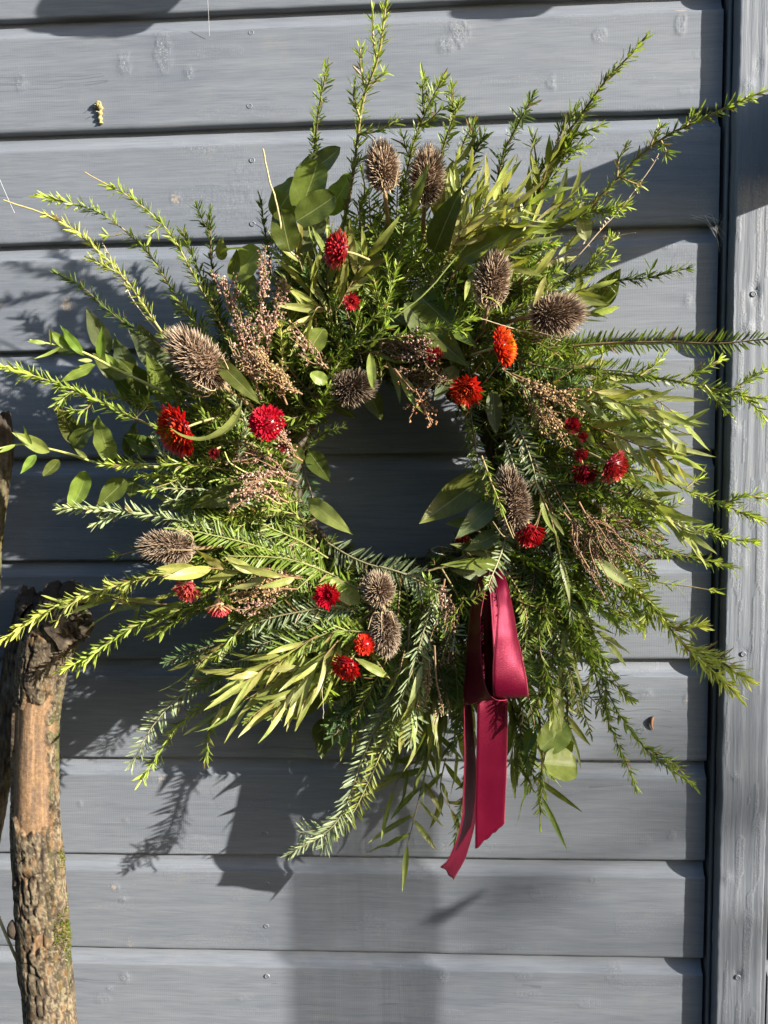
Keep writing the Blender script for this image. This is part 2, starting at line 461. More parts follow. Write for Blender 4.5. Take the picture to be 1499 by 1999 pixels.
# batten beside the board ends, then the proud post with rough grain and dents
def vpost(name, x0, x1, yf, yb, feats, hi):
    nx, nz = (26, 520) if hi else (7, 40)
    zs = np.linspace(.02, 2.15, nz) if not hi else np.concatenate([np.linspace(.02, .72, 20)[:-1], np.linspace(.72, 1.95, nz - 30), np.linspace(1.95, 2.15, 12)[1:]])
    u = np.linspace(0, 1, nx)
    r = .0022
    xs = [(x0, yb), (x0, yf + r), (x0 + r * .3, yf + r * .3), (x0 + r, yf)] + [(x0 + r + (x1 - x0 - 2 * r) * q, yf) for q in u[1:-1]] + [(x1 - r, yf), (x1 - r * .3, yf + r * .3), (x1, yf + r), (x1, yb)]
    xs = np.array(xs)
    X = np.repeat(xs[:, 0][None], len(zs), 0); Y = np.repeat(xs[:, 1][None], len(zs), 0)
    Z = np.repeat(zs[:, None], len(xs), 1)
    bare = np.zeros_like(X); rough = np.zeros_like(X); bump = np.zeros_like(X)
    if hi:
        front = (np.abs(Y - yf) < .0004)
        bump += front * (.0006 * (vnoise(X * 460 + .6 * vnoise(Z * 5, X * 20, 31) * 3, Z * 4, 30) - .5) + .0004 * (vnoise(X * 60, Z * 4, 33) - .5))
        X = X + (.0012 * (vnoise(Z * 24, X * 0 + 3, 35) - .5) + .0007 * (vnoise(Z * 140, X * 0 + 7, 36) - .5))
        rough += front * (.45 * (vnoise(X * 220, Z * 16, 37) > .66))
        for a, b, ru, rv, ba, ro, hh in feats:
            p = U(a, b, -yf)
            e = ((X - p[0]) / (ru * PX))**2 + ((Z - p[2]) / (rv * PX))**2
            m = np.exp(-e * 1.4) * front
            bare = np.maximum(bare, ba * m); rough = np.maximum(rough, ro * m)
            bump += hh * .001 * m * (.6 + .8 * vnoise(X * 900, Z * 700, 39))
    V = np.stack([X, Y - bump, Z], -1).reshape(-1, 3)
    m = len(xs)
    i = (np.arange(len(zs) - 1)[:, None] * m + np.arange(m - 1)[None]).ravel()
    C = np.stack([bare, rough, np.full_like(X, 1.0 if hi else .72)], -1).reshape(-1, 3)
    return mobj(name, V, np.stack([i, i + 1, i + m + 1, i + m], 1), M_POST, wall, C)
xb = U(1421, 100, .002)[0]
vpost('batten', xb, PXL - .0008, -.002, .018, [], False)
post = vpost('corner_post', PXL, PXR, -.0162, .018,
             [(1473, 570, 10, 20, .1, 1, -2.2), (1452, 1275, 12, 14, .1, .8, -1.4), (1440, 1905, 10, 16, .15, 1, -2.2), (1459, 640, 12, 14, .1, 1, .7), (1432, 838, 14, 14, .1, .8, .6),
              (1433, 1515, 12, 10, .1, .7, .5), (1420, 1714, 10, 14, .1, .9, .6), (1464, 1793, 20, 18, .1, .7, .6), (1480, 1612, 14, 18, .1, .7, .5), (1480, 125, 9, 20, .1, .8, -1.2), (1458, 165, 14, 14, .1, .8, .5), (1448, 1100, 16, 18, .1, .5, .3)], True)
vpost('batten', PXR + .0008, PXR + .010, -.002, .018, [], False)
# nails, sunk and over-painted
def nail(u, v, parent, d=0.0, hole=True):
    c = U(u, v, d)
    mb = MB()
    a = np.arange(10) * math.tau / 10
    ring = lambda r, dy: np.stack([c[0] + r * np.cos(a), np.full(10, c[1] - dy), c[2] + r * np.sin(a) * .9], 1)
    V = np.vstack([ring(.0034, -.0004), ring(.0028, .0006), ring(.0022, .0007), ring(.0016, .0002), [c + np.array([0, -.0006, 0])]])
    F = []
    for r in range(3):
        F += [(r * 10 + q, r * 10 + (q + 1) % 10, r * 10 + 10 + (q + 1) % 10, r * 10 + 10 + q) for q in range(10)]
    mb.add(V, F)
    mb.add(V[30:], [(q, (q + 1) % 10, 10) for q in range(10)])
    return mb.build('nail', M_NAIL, parent)
for u, v in [(490, 64), (487, 207), (492, 313), (493, 437), (520, 1455), (518, 1628), (520, 1725), (520, 1808), (521, 1906), (478, 1386)]:
    z = U(u, v)[2]
    kk = min(boards, key=lambda q: abs(crease[q] - .042 - z))
    nail(u, v, boards[kk])
for u, v in [(1471, 574), (1451, 1277), (1440, 1908)]:
    nail(u, v, post, .0162)

# ------------------------------------------------------------------ wreath: evergreen sprigs, leaves, heather
wreath = thing('wreath', U(768, 925, 0.0), 'round evergreen wreath with spiky green sprigs and mixed leaves hung on the grey boards', 'wreath')
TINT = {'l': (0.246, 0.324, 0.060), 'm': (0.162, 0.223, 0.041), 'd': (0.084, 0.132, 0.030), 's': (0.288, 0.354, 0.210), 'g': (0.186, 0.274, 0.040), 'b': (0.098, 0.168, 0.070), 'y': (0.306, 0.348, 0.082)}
STEMC = {'l': (.30, .24, .10), 'm': (.22, .16, .07), 'd': (.14, .09, .05), 's': (.26, .24, .13), 'g': (.26, .27, .09), 'b': (.16, .12, .07), 'y': (.34, .30, .12)}
WC = U(768, 925, .06)

def path(pts, d0, d1):
    n = len(pts)
    if isinstance(d0, (list, tuple)): ds = d0
    else: ds = [d0 + (d1 - d0) * i / (n - 1) for i in range(n)]
    return np.array([U(a, b, d) for (a, b), d in zip(pts, ds)])
VIEW = np.array([0, -1.0, 0])
def needles_along(mb, P, tint, L=.0105, tuft=1.0, start=.0, wid=.165, dens=1.0, rng=rng):
    """short needles in loose tufts all round the stem"""
    ln = np.sum(np.linalg.norm(np.diff(P, axis=0), axis=1))
    L = L * 1.16
    n = max(6, int(ln / .00062 * dens))
    T, A, B = frames(P)
    s = np.linspace(start, 1, n); s = s + rng.normal(0, .3 / n, n); s = np.clip(s, 0, 1)
    # tufts: bunch the positions
    per = max(1, ln / .0085)
    ph = rng.random()
    s = np.clip(s + tuft * .30 / per * np.sin(2 * math.pi * (s * per + ph)) , start, 1)
    idx = s * (len(P) - 1)
    i0 = np.minimum(idx.astype(int), len(P) - 2); f = (idx - i0)[:, None]
    base = P[i0] * (1 - f) + P[i0 + 1] * f
    t = T[i0]; a = A[i0]; b = B[i0]
    az = np.arange(n) * 2.39996 + rng.normal(0, .5, n)
    lump = .5 + .5 * np.sin(2 * math.pi * (s * per + ph) + 1.2)
    th = np.clip(rng.normal(.80, .20, n) - .48 * np.maximum(0, s - .88) / .12, .18, 1.25)
    R = nrm(np.cos(az)[:, None] * a + np.sin(az)[:, None] * b)
    D = t * np.cos(th)[:, None] + R * np.sin(th)[:, None]
    Ls = L * (.72 + .45 * lump) * rng.uniform(.75, 1.2, n) * np.where(s > .93, .85, 1.0)
    c0 = np.array(TINT[tint])
    k = np.clip(.72 + .45 * s + rng.normal(0, .12, n), .45, 1.5)[:, None]
    C = c0 * k
    C = C * (1 + np.clip(s - .75, 0, .25)[:, None] * np.array([1.9, 1.4, .6]))
    N = nrm(t - D * np.sum(t * D, 1, keepdims=True)) + rng.normal(0, .35, (n, 3))
    br = rng.random(n) < .035
    C[br] = np.array((.20, .13, .05)) * rng.uniform(.7, 1.2, (int(br.sum()), 1))
    k = (rng.random(n) > .10) & (vnoise(s * ln * 60 + ph * 50, s * 0, 3) > .13)
    D = D + rng.normal(0, .10, (n, 3))
    blades(mb, (base + R * .0004)[k], D[k], N[k], Ls[k], (Ls * wid)[k], C[k], .2, .10, .92)
def needles_flat(mb, P, tint, L=.016, dens=1.0, wid=.115, rng=rng, start=0.0, vee=.38):
    """long needles in two ranks, like fir"""
    ln = np.sum(np.linalg.norm(np.diff(P, axis=0), axis=1))
    n = max(8, int(ln / .00155 * dens))
    T, A, B = frames(P)
    roll = rng.normal(0, .25)
    s = np.clip(np.linspace(start, 1, n) + rng.normal(0, .25 / n, n), 0, 1)
    idx = s * (len(P) - 1)
    i0 = np.minimum(idx.astype(int), len(P) - 2); f = (idx - i0)[:, None]
    base = P[i0] * (1 - f) + P[i0 + 1] * f
    t, a, b = T[i0], A[i0], B[i0]
    a2 = a * math.cos(roll) + b * math.sin(roll); b2 = b * math.cos(roll) - a * math.sin(roll)
    side = np.where(np.arange(n) % 2 == 0, 1.0, -1.0)
    out = a2 * side[:, None]
    th = np.clip(rng.normal(1.0, .13, n) - .55 * np.clip((s - .85) / .15, 0, 1), .3, 1.3)
    vb = rng.normal(vee, .28, n)
    toward = np.where((b2 @ VIEW)[:, None] > 0, b2, -b2)
    D = t * np.cos(th)[:, None] + nrm(out + toward * vb[:, None]) * np.sin(th)[:, None]
    Ls = L * rng.uniform(.8, 1.15, n) * (1 - .45 * np.clip((s - .8) / .2, 0, 1)) * (.75 + .25 * np.clip(s / .12, 0, 1))
    C = np.array(TINT[tint]) * np.clip(.88 + rng.normal(0, .14, n), .5, 1.4)[:, None]
    N = toward + rng.normal(0, .25, (n, 3))
    br = rng.random(n) < .03
    C[br] = np.array((.22, .15, .06)) * rng.uniform(.7, 1.2, (int(br.sum()), 1))
    k = rng.random(n) > .08
    D = D + rng.normal(0, .09, (n, 3))
    blades(mb, base[k], D[k], N[k], Ls[k], np.maximum(Ls * wid, .0017)[k], C[k], .12, -.06, .95)

SPR = 0
def sprig(kind, pts, d0, d1, tint, L=None, sides=(), auto=0.0, r=.0011, bare=0.0, dens=1.0, n=None, P=None, dress=1.0):
    """one sprig: its stem is a part of the wreath, the needles on it are the sub-part"""
    global SPR
    SPR += 1
    rg = np.random.default_rng(1000 + SPR)
    if P is None: P = path(pts, d0, d1)
    ln = np.sum(np.linalg.norm(np.diff(P, axis=0), axis=1))
    P = spline(P, max(8, int(ln / .006)))
    P = P + np.cumsum(rg.normal(0, .00036, P.shape), 0) * np.linspace(0, 1, len(P))[:, None]
    st, nd = MB(), MB()
    sc = np.array(STEMC[tint])
    tube(st, P, np.linspace(r, r * .45, len(P)), 5, sc[None] * np.linspace(.75, 1.15, len(P))[:, None])
    def dressp(Q, first):
        e = max(2, int(len(Q) * (1 - bare))) if first else len(Q)
        Q2 = Q[:e]
        if kind == 'A': needles_along(nd, Q2, tint, L or .0100, dens=dens, start=.02, rng=rg)
        else: needles_flat(nd, Q2, tint, L or .0165, dens=dens, rng=rg, start=.02)
    dressp(P, True)
    subs = []
    for s in sides:                         # side shoots given by their own pixels
        sp, sd0, sd1 = s
        subs.append(path(sp, sd0, sd1))
    if auto:
        T, A, B = frames(P)
        k = int(ln / .03 * auto)
        for q in range(k):
            i = int((.25 + .62 * (q + rg.random()) / max(1, k)) * (len(P) - 1))
            sg = 1 if (q % 2) else -1
            dr = nrm(T[i] * 1.0 + A[i] * sg * rg.uniform(.45, .85) + np.array([0, -1, 0]) * rg.uniform(-.2, .5))
            l = rg.uniform(.012, .030)
            e = P[i] + dr * l + T[i] * l * .25
            subs.append(np.array([P[i], P[i] + dr * l * .5, e]))
    for Q in subs:
        Q = spline(Q, max(5, int(np.linalg.norm(Q[-1] - Q[0]) / .005)))
        tube(st, Q, np.linspace(r * .7, r * .35, len(Q)), 4, sc * 1.05)
        dressp(Q, False)
    nm = 'evergreen_sprig' if kind == 'A' else 'fir_sprig'
    o = st.build(nm, M_STEM, wreath)
    nd.build('needles', M_NEEDLE, o, smooth=False, kind='stuff')
    return o

# the hidden willow ring and the bits of stem that show at the hole's lower edge
mb = MB()
RC = U(768, 925, .035)
for k in range(9):
    a = np.linspace(0, math.tau, 90)
    ph = k * .7
    rr = .112 + .014 * np.cos(a * 5 + ph) + rng.normal(0, .001, 90)
    yy = RC[1] + .014 * np.sin(a * 5 + ph)
    tube(mb, np.stack([RC[0] + rr * np.cos(a), yy, RC[2] + rr * np.sin(a)], 1), .0042, 6, (.045, .035, .02), False)
mb.build('willow_ring', M_STEM, wreath)

S = sprig
A_ = 'A'; B_ = 'B'
# ---- top
S(A_, [(668, 450), (690, 330), (706, 200), (735, 110), (752, -6)], .10, .21, 'l', sides=[([(703, 232), (690, 190), (692, 168)], .155, .16), ([(716, 180), (705, 135), (703, 95)], .16, .165), ([(735, 112), (728, 70), (727, 22)], .165, .17), ([(700, 262), (738, 255), (772, 236)], .15, .155), ([(728, 165), (740, 150), (755, 140)], .16, .165), ([(686, 330), (700, 315), (720, 300)], .14, .14)], r=.0017, dens=.8)
S(A_, [(612, 310), (620, 240), (640, 138)], .11, .20, 'm')
S(A_, [(780, 400), (806, 290), (835, 215), (866, 150)], .10, .20, 'm', auto=.8)
S(A_, [(842, 370), (870, 275), (902, 205)], .10, .19, 'm', auto=.5)
S(A_, [(900, 380), (922, 310), (948, 256)], .10, .17, 'd', auto=.5)
S(A_, [(965, 380), (982, 300), (1010, 240), (1038, 182)], .10, .20, 'd')
S(A_, [(1020, 400), (1070, 310), (1130, 230), (1180, 160), (1258, 76)], .10, .20, 'm', sides=[([(1062, 310), (1090, 300), (1142, 288)], .13, .14), ([(1095, 275), (1130, 262), (1170, 246)], .14, .15), ([(1085, 280), (1105, 240), (1125, 212)], .14, .14), ([(1135, 225), (1150, 210), (1162, 196)], .155, .16), ([(1050, 335), (1045, 300), (1040, 270)], .125, .13)], r=.0015)
S(A_, [(1040, 390), (1085, 340), (1140, 270)], .11, .14, 'l', auto=.8)
S(A_, [(1070, 440), (1150, 400), (1205, 350), (1262, 295), (1330, 252), (1420, 210), (1503, 172)], .09, .17, 'm', sides=[([(1205, 345), (1208, 310), (1225, 282)], .13, .135), ([(1268, 290), (1278, 265), (1292, 246)], .14, .145), ([(1210, 345), (1230, 355), (1252, 362)], .13, .13), ([(1290, 275), (1300, 295), (1302, 305)], .145, .15), ([(1340, 245), (1350, 230), (1362, 222)], .15, .15)], r=.0016, dens=.8)
S(A_, [(980, 400), (992, 345), (1005, 318)], .11, .13, 'l', auto=.6)
S(A_, [(1010, 420), (1040, 395), (1076, 372)], .10, .12, 'g', auto=.6)
S(A_, [(1050, 470), (1110, 435), (1160, 415), (1235, 404)], .10, .14, 'l', auto=.7)
S(A_, [(1000, 500), (1045, 480), (1085, 472)], .11, .13, 'g', auto=.8)
S(A_, [(1080, 560), (1140, 530), (1205, 503)], .09, .12, 'l', auto=.5)
S(A_, [(1120, 575), (1200, 550), (1262, 545), (1350, 530)], .08, .13, 'd', sides=[([(1262, 545), (1270, 530), (1275, 515)], .11, .11)])
S(A_, [(880, 360), (905, 280), (925, 240)], .07, .11, 'm')
S(A_, [(700, 420), (712, 370), (705, 330)], .10, .12, 'l')
# ---- right
S(B_, [(1040, 690), (1150, 672), (1300, 665), (1400, 668), (1503, 658)], .09, .16, 'm', L=.015, r=.0014)
S(B_, [(1050, 710), (1160, 720), (1270, 735)], .10, .13, 'm', L=.015)
S(A_, [(1080, 720), (1220, 730), (1330, 742), (1420, 762), (1503, 775)], .10, .18, 'l', sides=[([(1330, 742), (1370, 722), (1408, 700)], .15, .155), ([(1375, 752), (1400, 780), (1421, 803)], .16, .16), ([(1430, 762), (1465, 738), (1503, 718)], .165, .17), ([(1440, 765), (1470, 790), (1490, 812)], .165, .17), ([(1250, 733), (1275, 715), (1290, 700)], .14, .14)], r=.0015)
S(A_, [(1060, 760), (1180, 790), (1290, 830), (1350, 850)], .08, .12, 'm', auto=.6)
S(A_, [(1090, 830), (1220, 885), (1320, 945), (1400, 980), (1503, 1025)], .09, .165, 'l', sides=[([(1415, 985), (1455, 968), (1503, 975)], .15, .16), ([(1440, 1000), (1460, 1005), (1475, 1012)], .155, .155), ([(1340, 952), (1355, 940), (1365, 935)], .14, .14)], r=.0014)
S(A_, [(1120, 930), (1230, 975), (1340, 1020), (1410, 1042), (1472, 1052)], .09, .145, 'l', sides=[([(1300, 1000), (1315, 985), (1330, 978)], .12, .12)])
S(A_, [(1130, 1020), (1230, 1055), (1330, 1085), (1442, 1108)], .09, .14, 'm')
S(A_, [(1140, 1085), (1240, 1125), (1330, 1142), (1396, 1150)], .085, .12, 'l', dens=.55)
S(A_, [(1130, 1070), (1210, 1115), (1270, 1180), (1340, 1260), (1440, 1352)], .10, .16, 'y', L=.0145, sides=[([(1310, 1222), (1345, 1225), (1365, 1222)], .14, .145), ([(1345, 1262), (1395, 1285), (1450, 1322)], .145, .15), ([(1225, 1130), (1235, 1160), (1240, 1190)], .12, .12), ([(1270, 1180), (1262, 1200), (1258, 1212)], .13, .13)], r=.0015, dens=1.25)
for q, (m_, t_, tn) in enumerate([((1090, 1240), (1130, 1390), 'l'), ((1110, 1200), (1150, 1290), 'g'), ((1050, 1230), (1085, 1390), 'm'), ((1020, 1260), (1045, 1420), 'd'), ((1140, 1130), (1215, 1230), 'l'), ((1150, 1110), (1240, 1190), 'm'), ((1160, 1060), (1270, 1110), 'm'), ((1170, 1010), (1290, 1060), 'l'), ((1140, 960), (1260, 1000), 'm')]):
    S(A_ if q % 3 else B_, [(1060 + (q % 3) * 12, 1090 - q * 12), m_, t_], .10, .125 + .004 * (q % 4), tn, auto=.5, L=.012)
S(B_, [(1110, 1080), (1190, 1110), (1250, 1160), (1290, 1200)], .11, .14, 'g', L=.013)
S(A_, [(1085, 1130), (1130, 1240), (1165, 1310), (1205, 1395), (1262, 1470), (1352, 1535)], .09, .14, 'm', auto=.45)
S(A_, [(1080, 1230), (1150, 1290), (1175, 1370), (1200, 1440), (1240, 1538)], .085, .13, 'm', auto=.3)
S(A_, [(1120, 1150), (1140, 1220), (1160, 1290), (1140, 1345)], .10, .12, 'm', auto=.6)
S(A_, [(1060, 1230), (1090, 1300), (1108, 1370), (1106, 1448)], .07, .09, 'd')
S(A_, [(1030, 1340), (1056, 1430), (1052, 1520), (1048, 1604)], .08, .11, 'm', auto=.3)
S(A_, [(1000, 1380), (1020, 1450), (1032, 1540)], .07, .09, 'm', auto=.5)
S(A_, [(1120, 1040), (1190, 1085), (1220, 1160), (1250, 1220)], .09, .11, 'm', auto=.5)
S(A_, [(1080, 1100), (1120, 1150), (1172, 1200)], .10, .12, 's', auto=.8)
S(A_, [(1140, 900), (1210, 960), (1290, 1040)], .08, .10, 'd', auto=.6)
# ---- right part of the ring, drooping into and beside the hole
S(B_, [(915, 770), (925, 850), (945, 940), (985, 1020)], .10, .12, 'd', L=.012)
S(A_, [(905, 790), (915, 850), (930, 930), (955, 985)], .09, .11, 'm')
S(B_, [(1000, 810), (1030, 880), (1052, 955)], .12, .135, 's', L=.013)
S(B_, [(985, 860), (1005, 915), (1025, 985)], .12, .135, 's', L=.012)
S(A_, [(940, 890), (962, 950), (985, 1010), (1000, 1050)], .165, .18, 'l', dens=.7)
S(B_, [(1040, 890), (1075, 990), (1095, 1100), (1125, 1210)], .11, .13, 'd', L=.013)
S(B_, [(1060, 920), (1120, 1010), (1180, 1080), (1210, 1150)], .11, .13, 'd', L=.013)
S(B_, [(990, 1040), (975, 1090), (955, 1145)], .13, .165, 's', L=.012)
S(B_, [(1020, 1060), (1050, 1150), (1075, 1240), (1080, 1330)], .10, .12, 'd', L=.013)
S(A_, [(980, 720), (1030, 760), (1062, 830)], .12, .13, 's')
S(A_, [(1000, 650), (1045, 665), (1098, 695)], .12, .13, 'm')
S(B_, [(985, 690), (1040, 710), (1105, 720)], .11, .12, 'b', L=.012)
S(A_, [(970, 620), (1020, 605), (1060, 590)], .12, .13, 'l', auto=.5)
S(A_, [(1010, 560), (1060, 545), (1100, 520)], .11, .13, 'm', auto=.7)
# ---- bottom
S(B_, [(800, 1210), (790, 1310), (745, 1400), (705, 1490), (660, 1600), (572, 1658)], .11, .10, 's', L=.0155, sides=[([(665, 1590), (650, 1610), (630, 1655)], .10, .10), ([(640, 1620), (610, 1622), (585, 1625)], .10, .10)], r=.0014, dens=.9)
S(B_, [(795, 1340), (765, 1420), (725, 1510), (690, 1580), (650, 1630)], .115, .10, 'y', L=.0145, dens=.9)
S(B_, [(845, 1170), (825, 1240), (805, 1320), (780, 1390)], .13, .13, 's', L=.018)
S(B_, [(835, 1230), (822, 1320), (800, 1450)], .12, .12, 's', L=.0145)
S(B_, [(850, 1175), (885, 1230), (892, 1262)], .12, .13, 's', L=.014)
S(B_, [(770, 1290), (720, 1370), (645, 1445)], .09, .10, 'b', L=.016)
S(B_, [(780, 1280), (768, 1370), (758, 1470)], .10, .11, 's', L=.013)
S(A_, [(915, 1470), (905, 1550), (888, 1632)], .07, .08, 'd')
S(A_, [(905, 1170), (930, 1165), (950, 1140)], .14, .165, 'm', dens=.5, sides=[([(905, 1170), (890, 1195), (880, 1215)], .14, .15)])
S(A_, [(845, 1180), (838, 1165), (840, 1140)], .12, .13, 'g')
S(B_, [(740, 1105), (800, 1125), (868, 1160)], .11, .12, 's', L=.018, dens=.9)
S(B_, [(640, 1060), (690, 1090), (745, 1110), (820, 1128)], .09, .115, 's', L=.017)
# ---- lower left
S(B_, [(700, 1190), (640, 1185), (560, 1200), (470, 1230)], .12, .12, 's', L=.016)
S(B_, [(690, 1170), (620, 1215), (560, 1240), (500, 1260)], .12, .12, 's', L=.016)
S(B_, [(725, 1235), (660, 1232), (600, 1250), (520, 1275)], .135, .14, 'g', L=.0175)
S(B_, [(700, 1262), (680, 1235), (650, 1225)], .13, .14, 'g', L=.016)
S(B_, [(560, 1225), (470, 1250), (400, 1262), (325, 1290)], .09, .10, 'b', L=.0135)
S(B_, [(520, 1260), (430, 1310), (350, 1360), (295, 1420), (258, 1488)], .09, .11, 's', L=.016)
S(A_, [(460, 1350), (380, 1390), (330, 1440), (290, 1500), (265, 1542)], .09, .11, 'l')
S(A_, [(430, 1330), (412, 1400), (395, 1482)], .08, .10, 'm')
S(A_, [(440, 1170), (350, 1190), (250, 1230), (180, 1280), (132, 1305)], .10, .13, 'l', L=.012)
S(A_, [(470, 1115), (330, 1118), (210, 1148), (100, 1190), (2, 1252)], .11, .16, 'y', L=.013, sides=[([(150, 1172), (125, 1190), (112, 1215)], .15, .155), ([(260, 1130), (245, 1150), (235, 1165)], .13, .13)], r=.0015)
S(A_, [(400, 1060), (300, 1068), (222, 1082)], .06, .09, 'm')
S(A_, [(600, 1085), (450, 1045), (300, 1008), (132, 998)], .11, .155, 's', L=.012, r=.0015, sides=[([(240, 1000), (205, 1012), (190, 1020)], .14, .145)])
S(B_, [(640, 1120), (560, 1085), (460, 1055), (340, 1030)], .12, .14, 'g', L=.0165)
S(B_, [(700, 1150), (620, 1110), (540, 1090), (440, 1090)], .13, .14, 'g', L=.016)
S(B_, [(640, 1090), (590, 1060), (520, 1030)], .12, .13, 'g', L=.015)
S(A_, [(620, 1060), (560, 980), (530, 900)], .12, .13, 'l', auto=.8)
S(A_, [(560, 950), (430, 915), (320, 905), (207, 908)], .11, .14, 'l', auto=.35, L=.012)
S(A_, [(560, 960), (450, 940), (350, 930), (275, 930)], .10, .12, 'l', auto=.4)
S(A_, [(500, 990), (420, 960), (320, 955)], .11, .13, 's', dens=.8)
# ---- left
S(A_, [(480, 890), (340, 850), (210, 795), (100, 748), (-4, 716)], .10, .15, 'l', sides=[([(180, 785), (165, 800), (135, 805)], .13, .13), ([(260, 820), (285, 795), (290, 780)], .12, .12), ([(140, 765), (120, 780), (115, 792)], .14, .14)], r=.0014, L=.0115)
S(A_, [(470, 850), (360, 815), (270, 790), (205, 770)], .08, .10, 'm', auto=.5)
S(A_, [(430, 760), (330, 690), (220, 620), (160, 570), (103, 540)], .07, .11, 'd', L=.010)
S(A_, [(450, 800), (340, 680), (255, 560), (190, 490), (110, 430), (12, 396)], .10, .15, 'y', bare=.12, r=.0016, sides=[([(225, 530), (185, 510), (165, 500)], .13, .13)])
S(A_, [(440, 700), (350, 590), (290, 500), (190, 420), (62, 384)], .09, .13, 'l', sides=[([(240, 455), (222, 460), (205, 460)], .12, .12)])
S(A_, [(450, 670), (390, 560), (330, 455), (262, 392), (162, 332)], .10, .15, 'l', sides=[([(312, 440), (298, 455), (288, 462)], .13, .13)])
S(A_, [(430, 660), (415, 540), (405, 408)], .08, .11, 'd', auto=.3)
S(A_, [(440, 640), (400, 560), (360, 470), (352, 455)], .08, .10, 'm')
S(B_, [(470, 720), (430, 620), (395, 540)], .07, .09, 'm', L=.014)
S(B_, [(440, 740), (390, 650), (340, 590)], .06, .08, 'd', L=.014)
S(B_, [(420, 780), (360, 700), (320, 650)], .05, .07, 'd', L=.014)
S(A_, [(530, 540), (520, 470), (505, 392)], .08, .10, 'd')
S(A_, [(540, 560), (560, 480), (600, 310)], .06, .10, 'd')
S(A_, [(548, 770), (550, 700), (546, 632)], .12, .14, 'y', L=.009)
S(A_, [(500, 740), (470, 690), (455, 640)], .11, .12, 'l')
# ---- top interior
S(A_, [(640, 740), (700, 650), (752, 590), (776, 512)], .12, .15, 'g', auto=.9, L=.009)
S(A_, [(620, 720), (700, 672), (800, 655), (932, 622)], .12, .155, 'g', auto=.4, L=.010)
S(B_, [(760, 520), (772, 430), (778, 345)], .08, .11, 'm', L=.020, dens=1.1)
S(B_, [(730, 500), (722, 430), (718, 370)], .07, .09, 'm', L=.017)
S(B_, [(800, 520), (825, 470), (835, 420)], .09, .10, 'g', L=.014)
for q, (b_, t_, tn) in enumerate([((745, 520), (738, 400), 'g'), ((775, 540), (800, 400), 'g'), ((700, 520), (700, 400), 'm'), ((820, 540), (850, 430), 'm'), ((760, 560), (730, 450), 'g'), ((840, 560), (800, 470), 'g'), ((690, 560), (670, 450), 'm'), ((870, 560), (905, 470), 'm')]):
    S(B_, [b_, ((b_[0] + t_[0]) / 2 + 4, (b_[1] + t_[1]) / 2), t_], .085, .105 + .004 * q, tn, L=.0175)
S(A_, [(790, 580), (850, 530), (905, 500)], .10, .12, 'y', dens=.35)
S(A_, [(650, 800), (600, 800), (575, 770)], .11, .12, 'm', auto=.8)
S(A_, [(560, 840), (620, 810), (650, 770)], .11, .13, 'g', auto=.8)
S(A_, [(590, 880), (640, 845), (676, 835)], .10, .11, 'd')
S(B_, [(575, 870), (598, 930), (618, 990)], .09, .10, 'b', L=.014)
S(A_, [(600, 760), (650, 730), (680, 700)], .11, .12, 'm', auto=.8)
S(A_, [(460, 900), (480, 830), (455, 770)], .12, .13, 's')
S(A_, [(700, 700), (690, 730), (640, 760)], .10, .11, 'd', auto=.7)
S(A_, [(860, 690), (880, 750), (900, 780)], .08, .10, 'd', auto=.6)
S(A_, [(900, 560), (940, 600), (960, 630)], .11, .12, 'm', auto=.7)
S(A_, [(850, 640), (900, 660), (950, 700)], .09, .11, 'd', auto=.8)

# ---- the mass behind: layered sprigs all round the ring
def ring_pt(a, r, d):
    return np.array([RC[0] + r * math.cos(a), -d, RC[2] + r * math.sin(a)])
rg0 = np.random.default_rng(42)
def reach(a):                               # how far the dense part goes out at each angle (0 = right, counter-clockwise)
    k = np.degrees(a) % 360
    return np.interp(k, [0, 20, 45, 70, 90, 110, 135, 160, 180, 200, 225, 250, 270, 290, 315, 340, 360],
                     [.285, .26, .25, .29, .285, .26, .235, .235, .235, .235, .235, .235, .255, .27, .27, .28, .285])
for k in range(290):
    a = k * 2.39996
    lay = k % 3
    r0 = rg0.uniform(.085, .135)
    rl = reach(a) * rg0.uniform(.72, .98)
    sw = rg0.normal(-.10, .16)              # the swirl
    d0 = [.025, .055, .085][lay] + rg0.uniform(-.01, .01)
    d1 = d0 + rg0.uniform(.0, .03)
    P = np.array([ring_pt(a, r0, d0), ring_pt(a + sw * .35, (r0 + rl) / 2, (d0 + d1) / 2 + .012), ring_pt(a + sw, rl, d1)])
    P[2, 2] -= .012 * rg0.random()
    kd = 'B' if rg0.random() < .42 else 'A'
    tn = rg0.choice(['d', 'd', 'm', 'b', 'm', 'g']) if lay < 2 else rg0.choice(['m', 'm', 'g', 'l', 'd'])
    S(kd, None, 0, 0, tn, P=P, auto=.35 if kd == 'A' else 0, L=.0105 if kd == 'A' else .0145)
for k in range(120):
    a = k * 2.39996 + 1.1
    r0 = rg0.uniform(.10, .17)
    rl = min(r0 + rg0.uniform(.05, .11), reach(a) * .98)
    sw = rg0.normal(-.12, .30)
    d0 = rg0.uniform(.05, .085); d1 = d0 + rg0.uniform(.0, .03)
    P = np.array([ring_pt(a, r0, d0), ring_pt(a + sw * .3, (r0 + rl) / 2, d1 + .008), ring_pt(a + sw, rl, d1)])
    tn_ = rg0.choice(['m', 'l', 'g', 'm', 'd', 's'])
    if 890 < 768 + (P[2][0] - RC[0]) / PX < 1060 and P[2][2] < RC[2] - .08: continue
    S('A' if k % 4 else 'B', None, 0, 0, tn_, P=P, auto=.7 if k % 4 else 0, L=.0095 if k % 4 else .013)
RX0, RX1, RZ = U(890, 1200, .1)[0], U(1035, 1200, .1)[0], U(950, 1120, .1)[2]
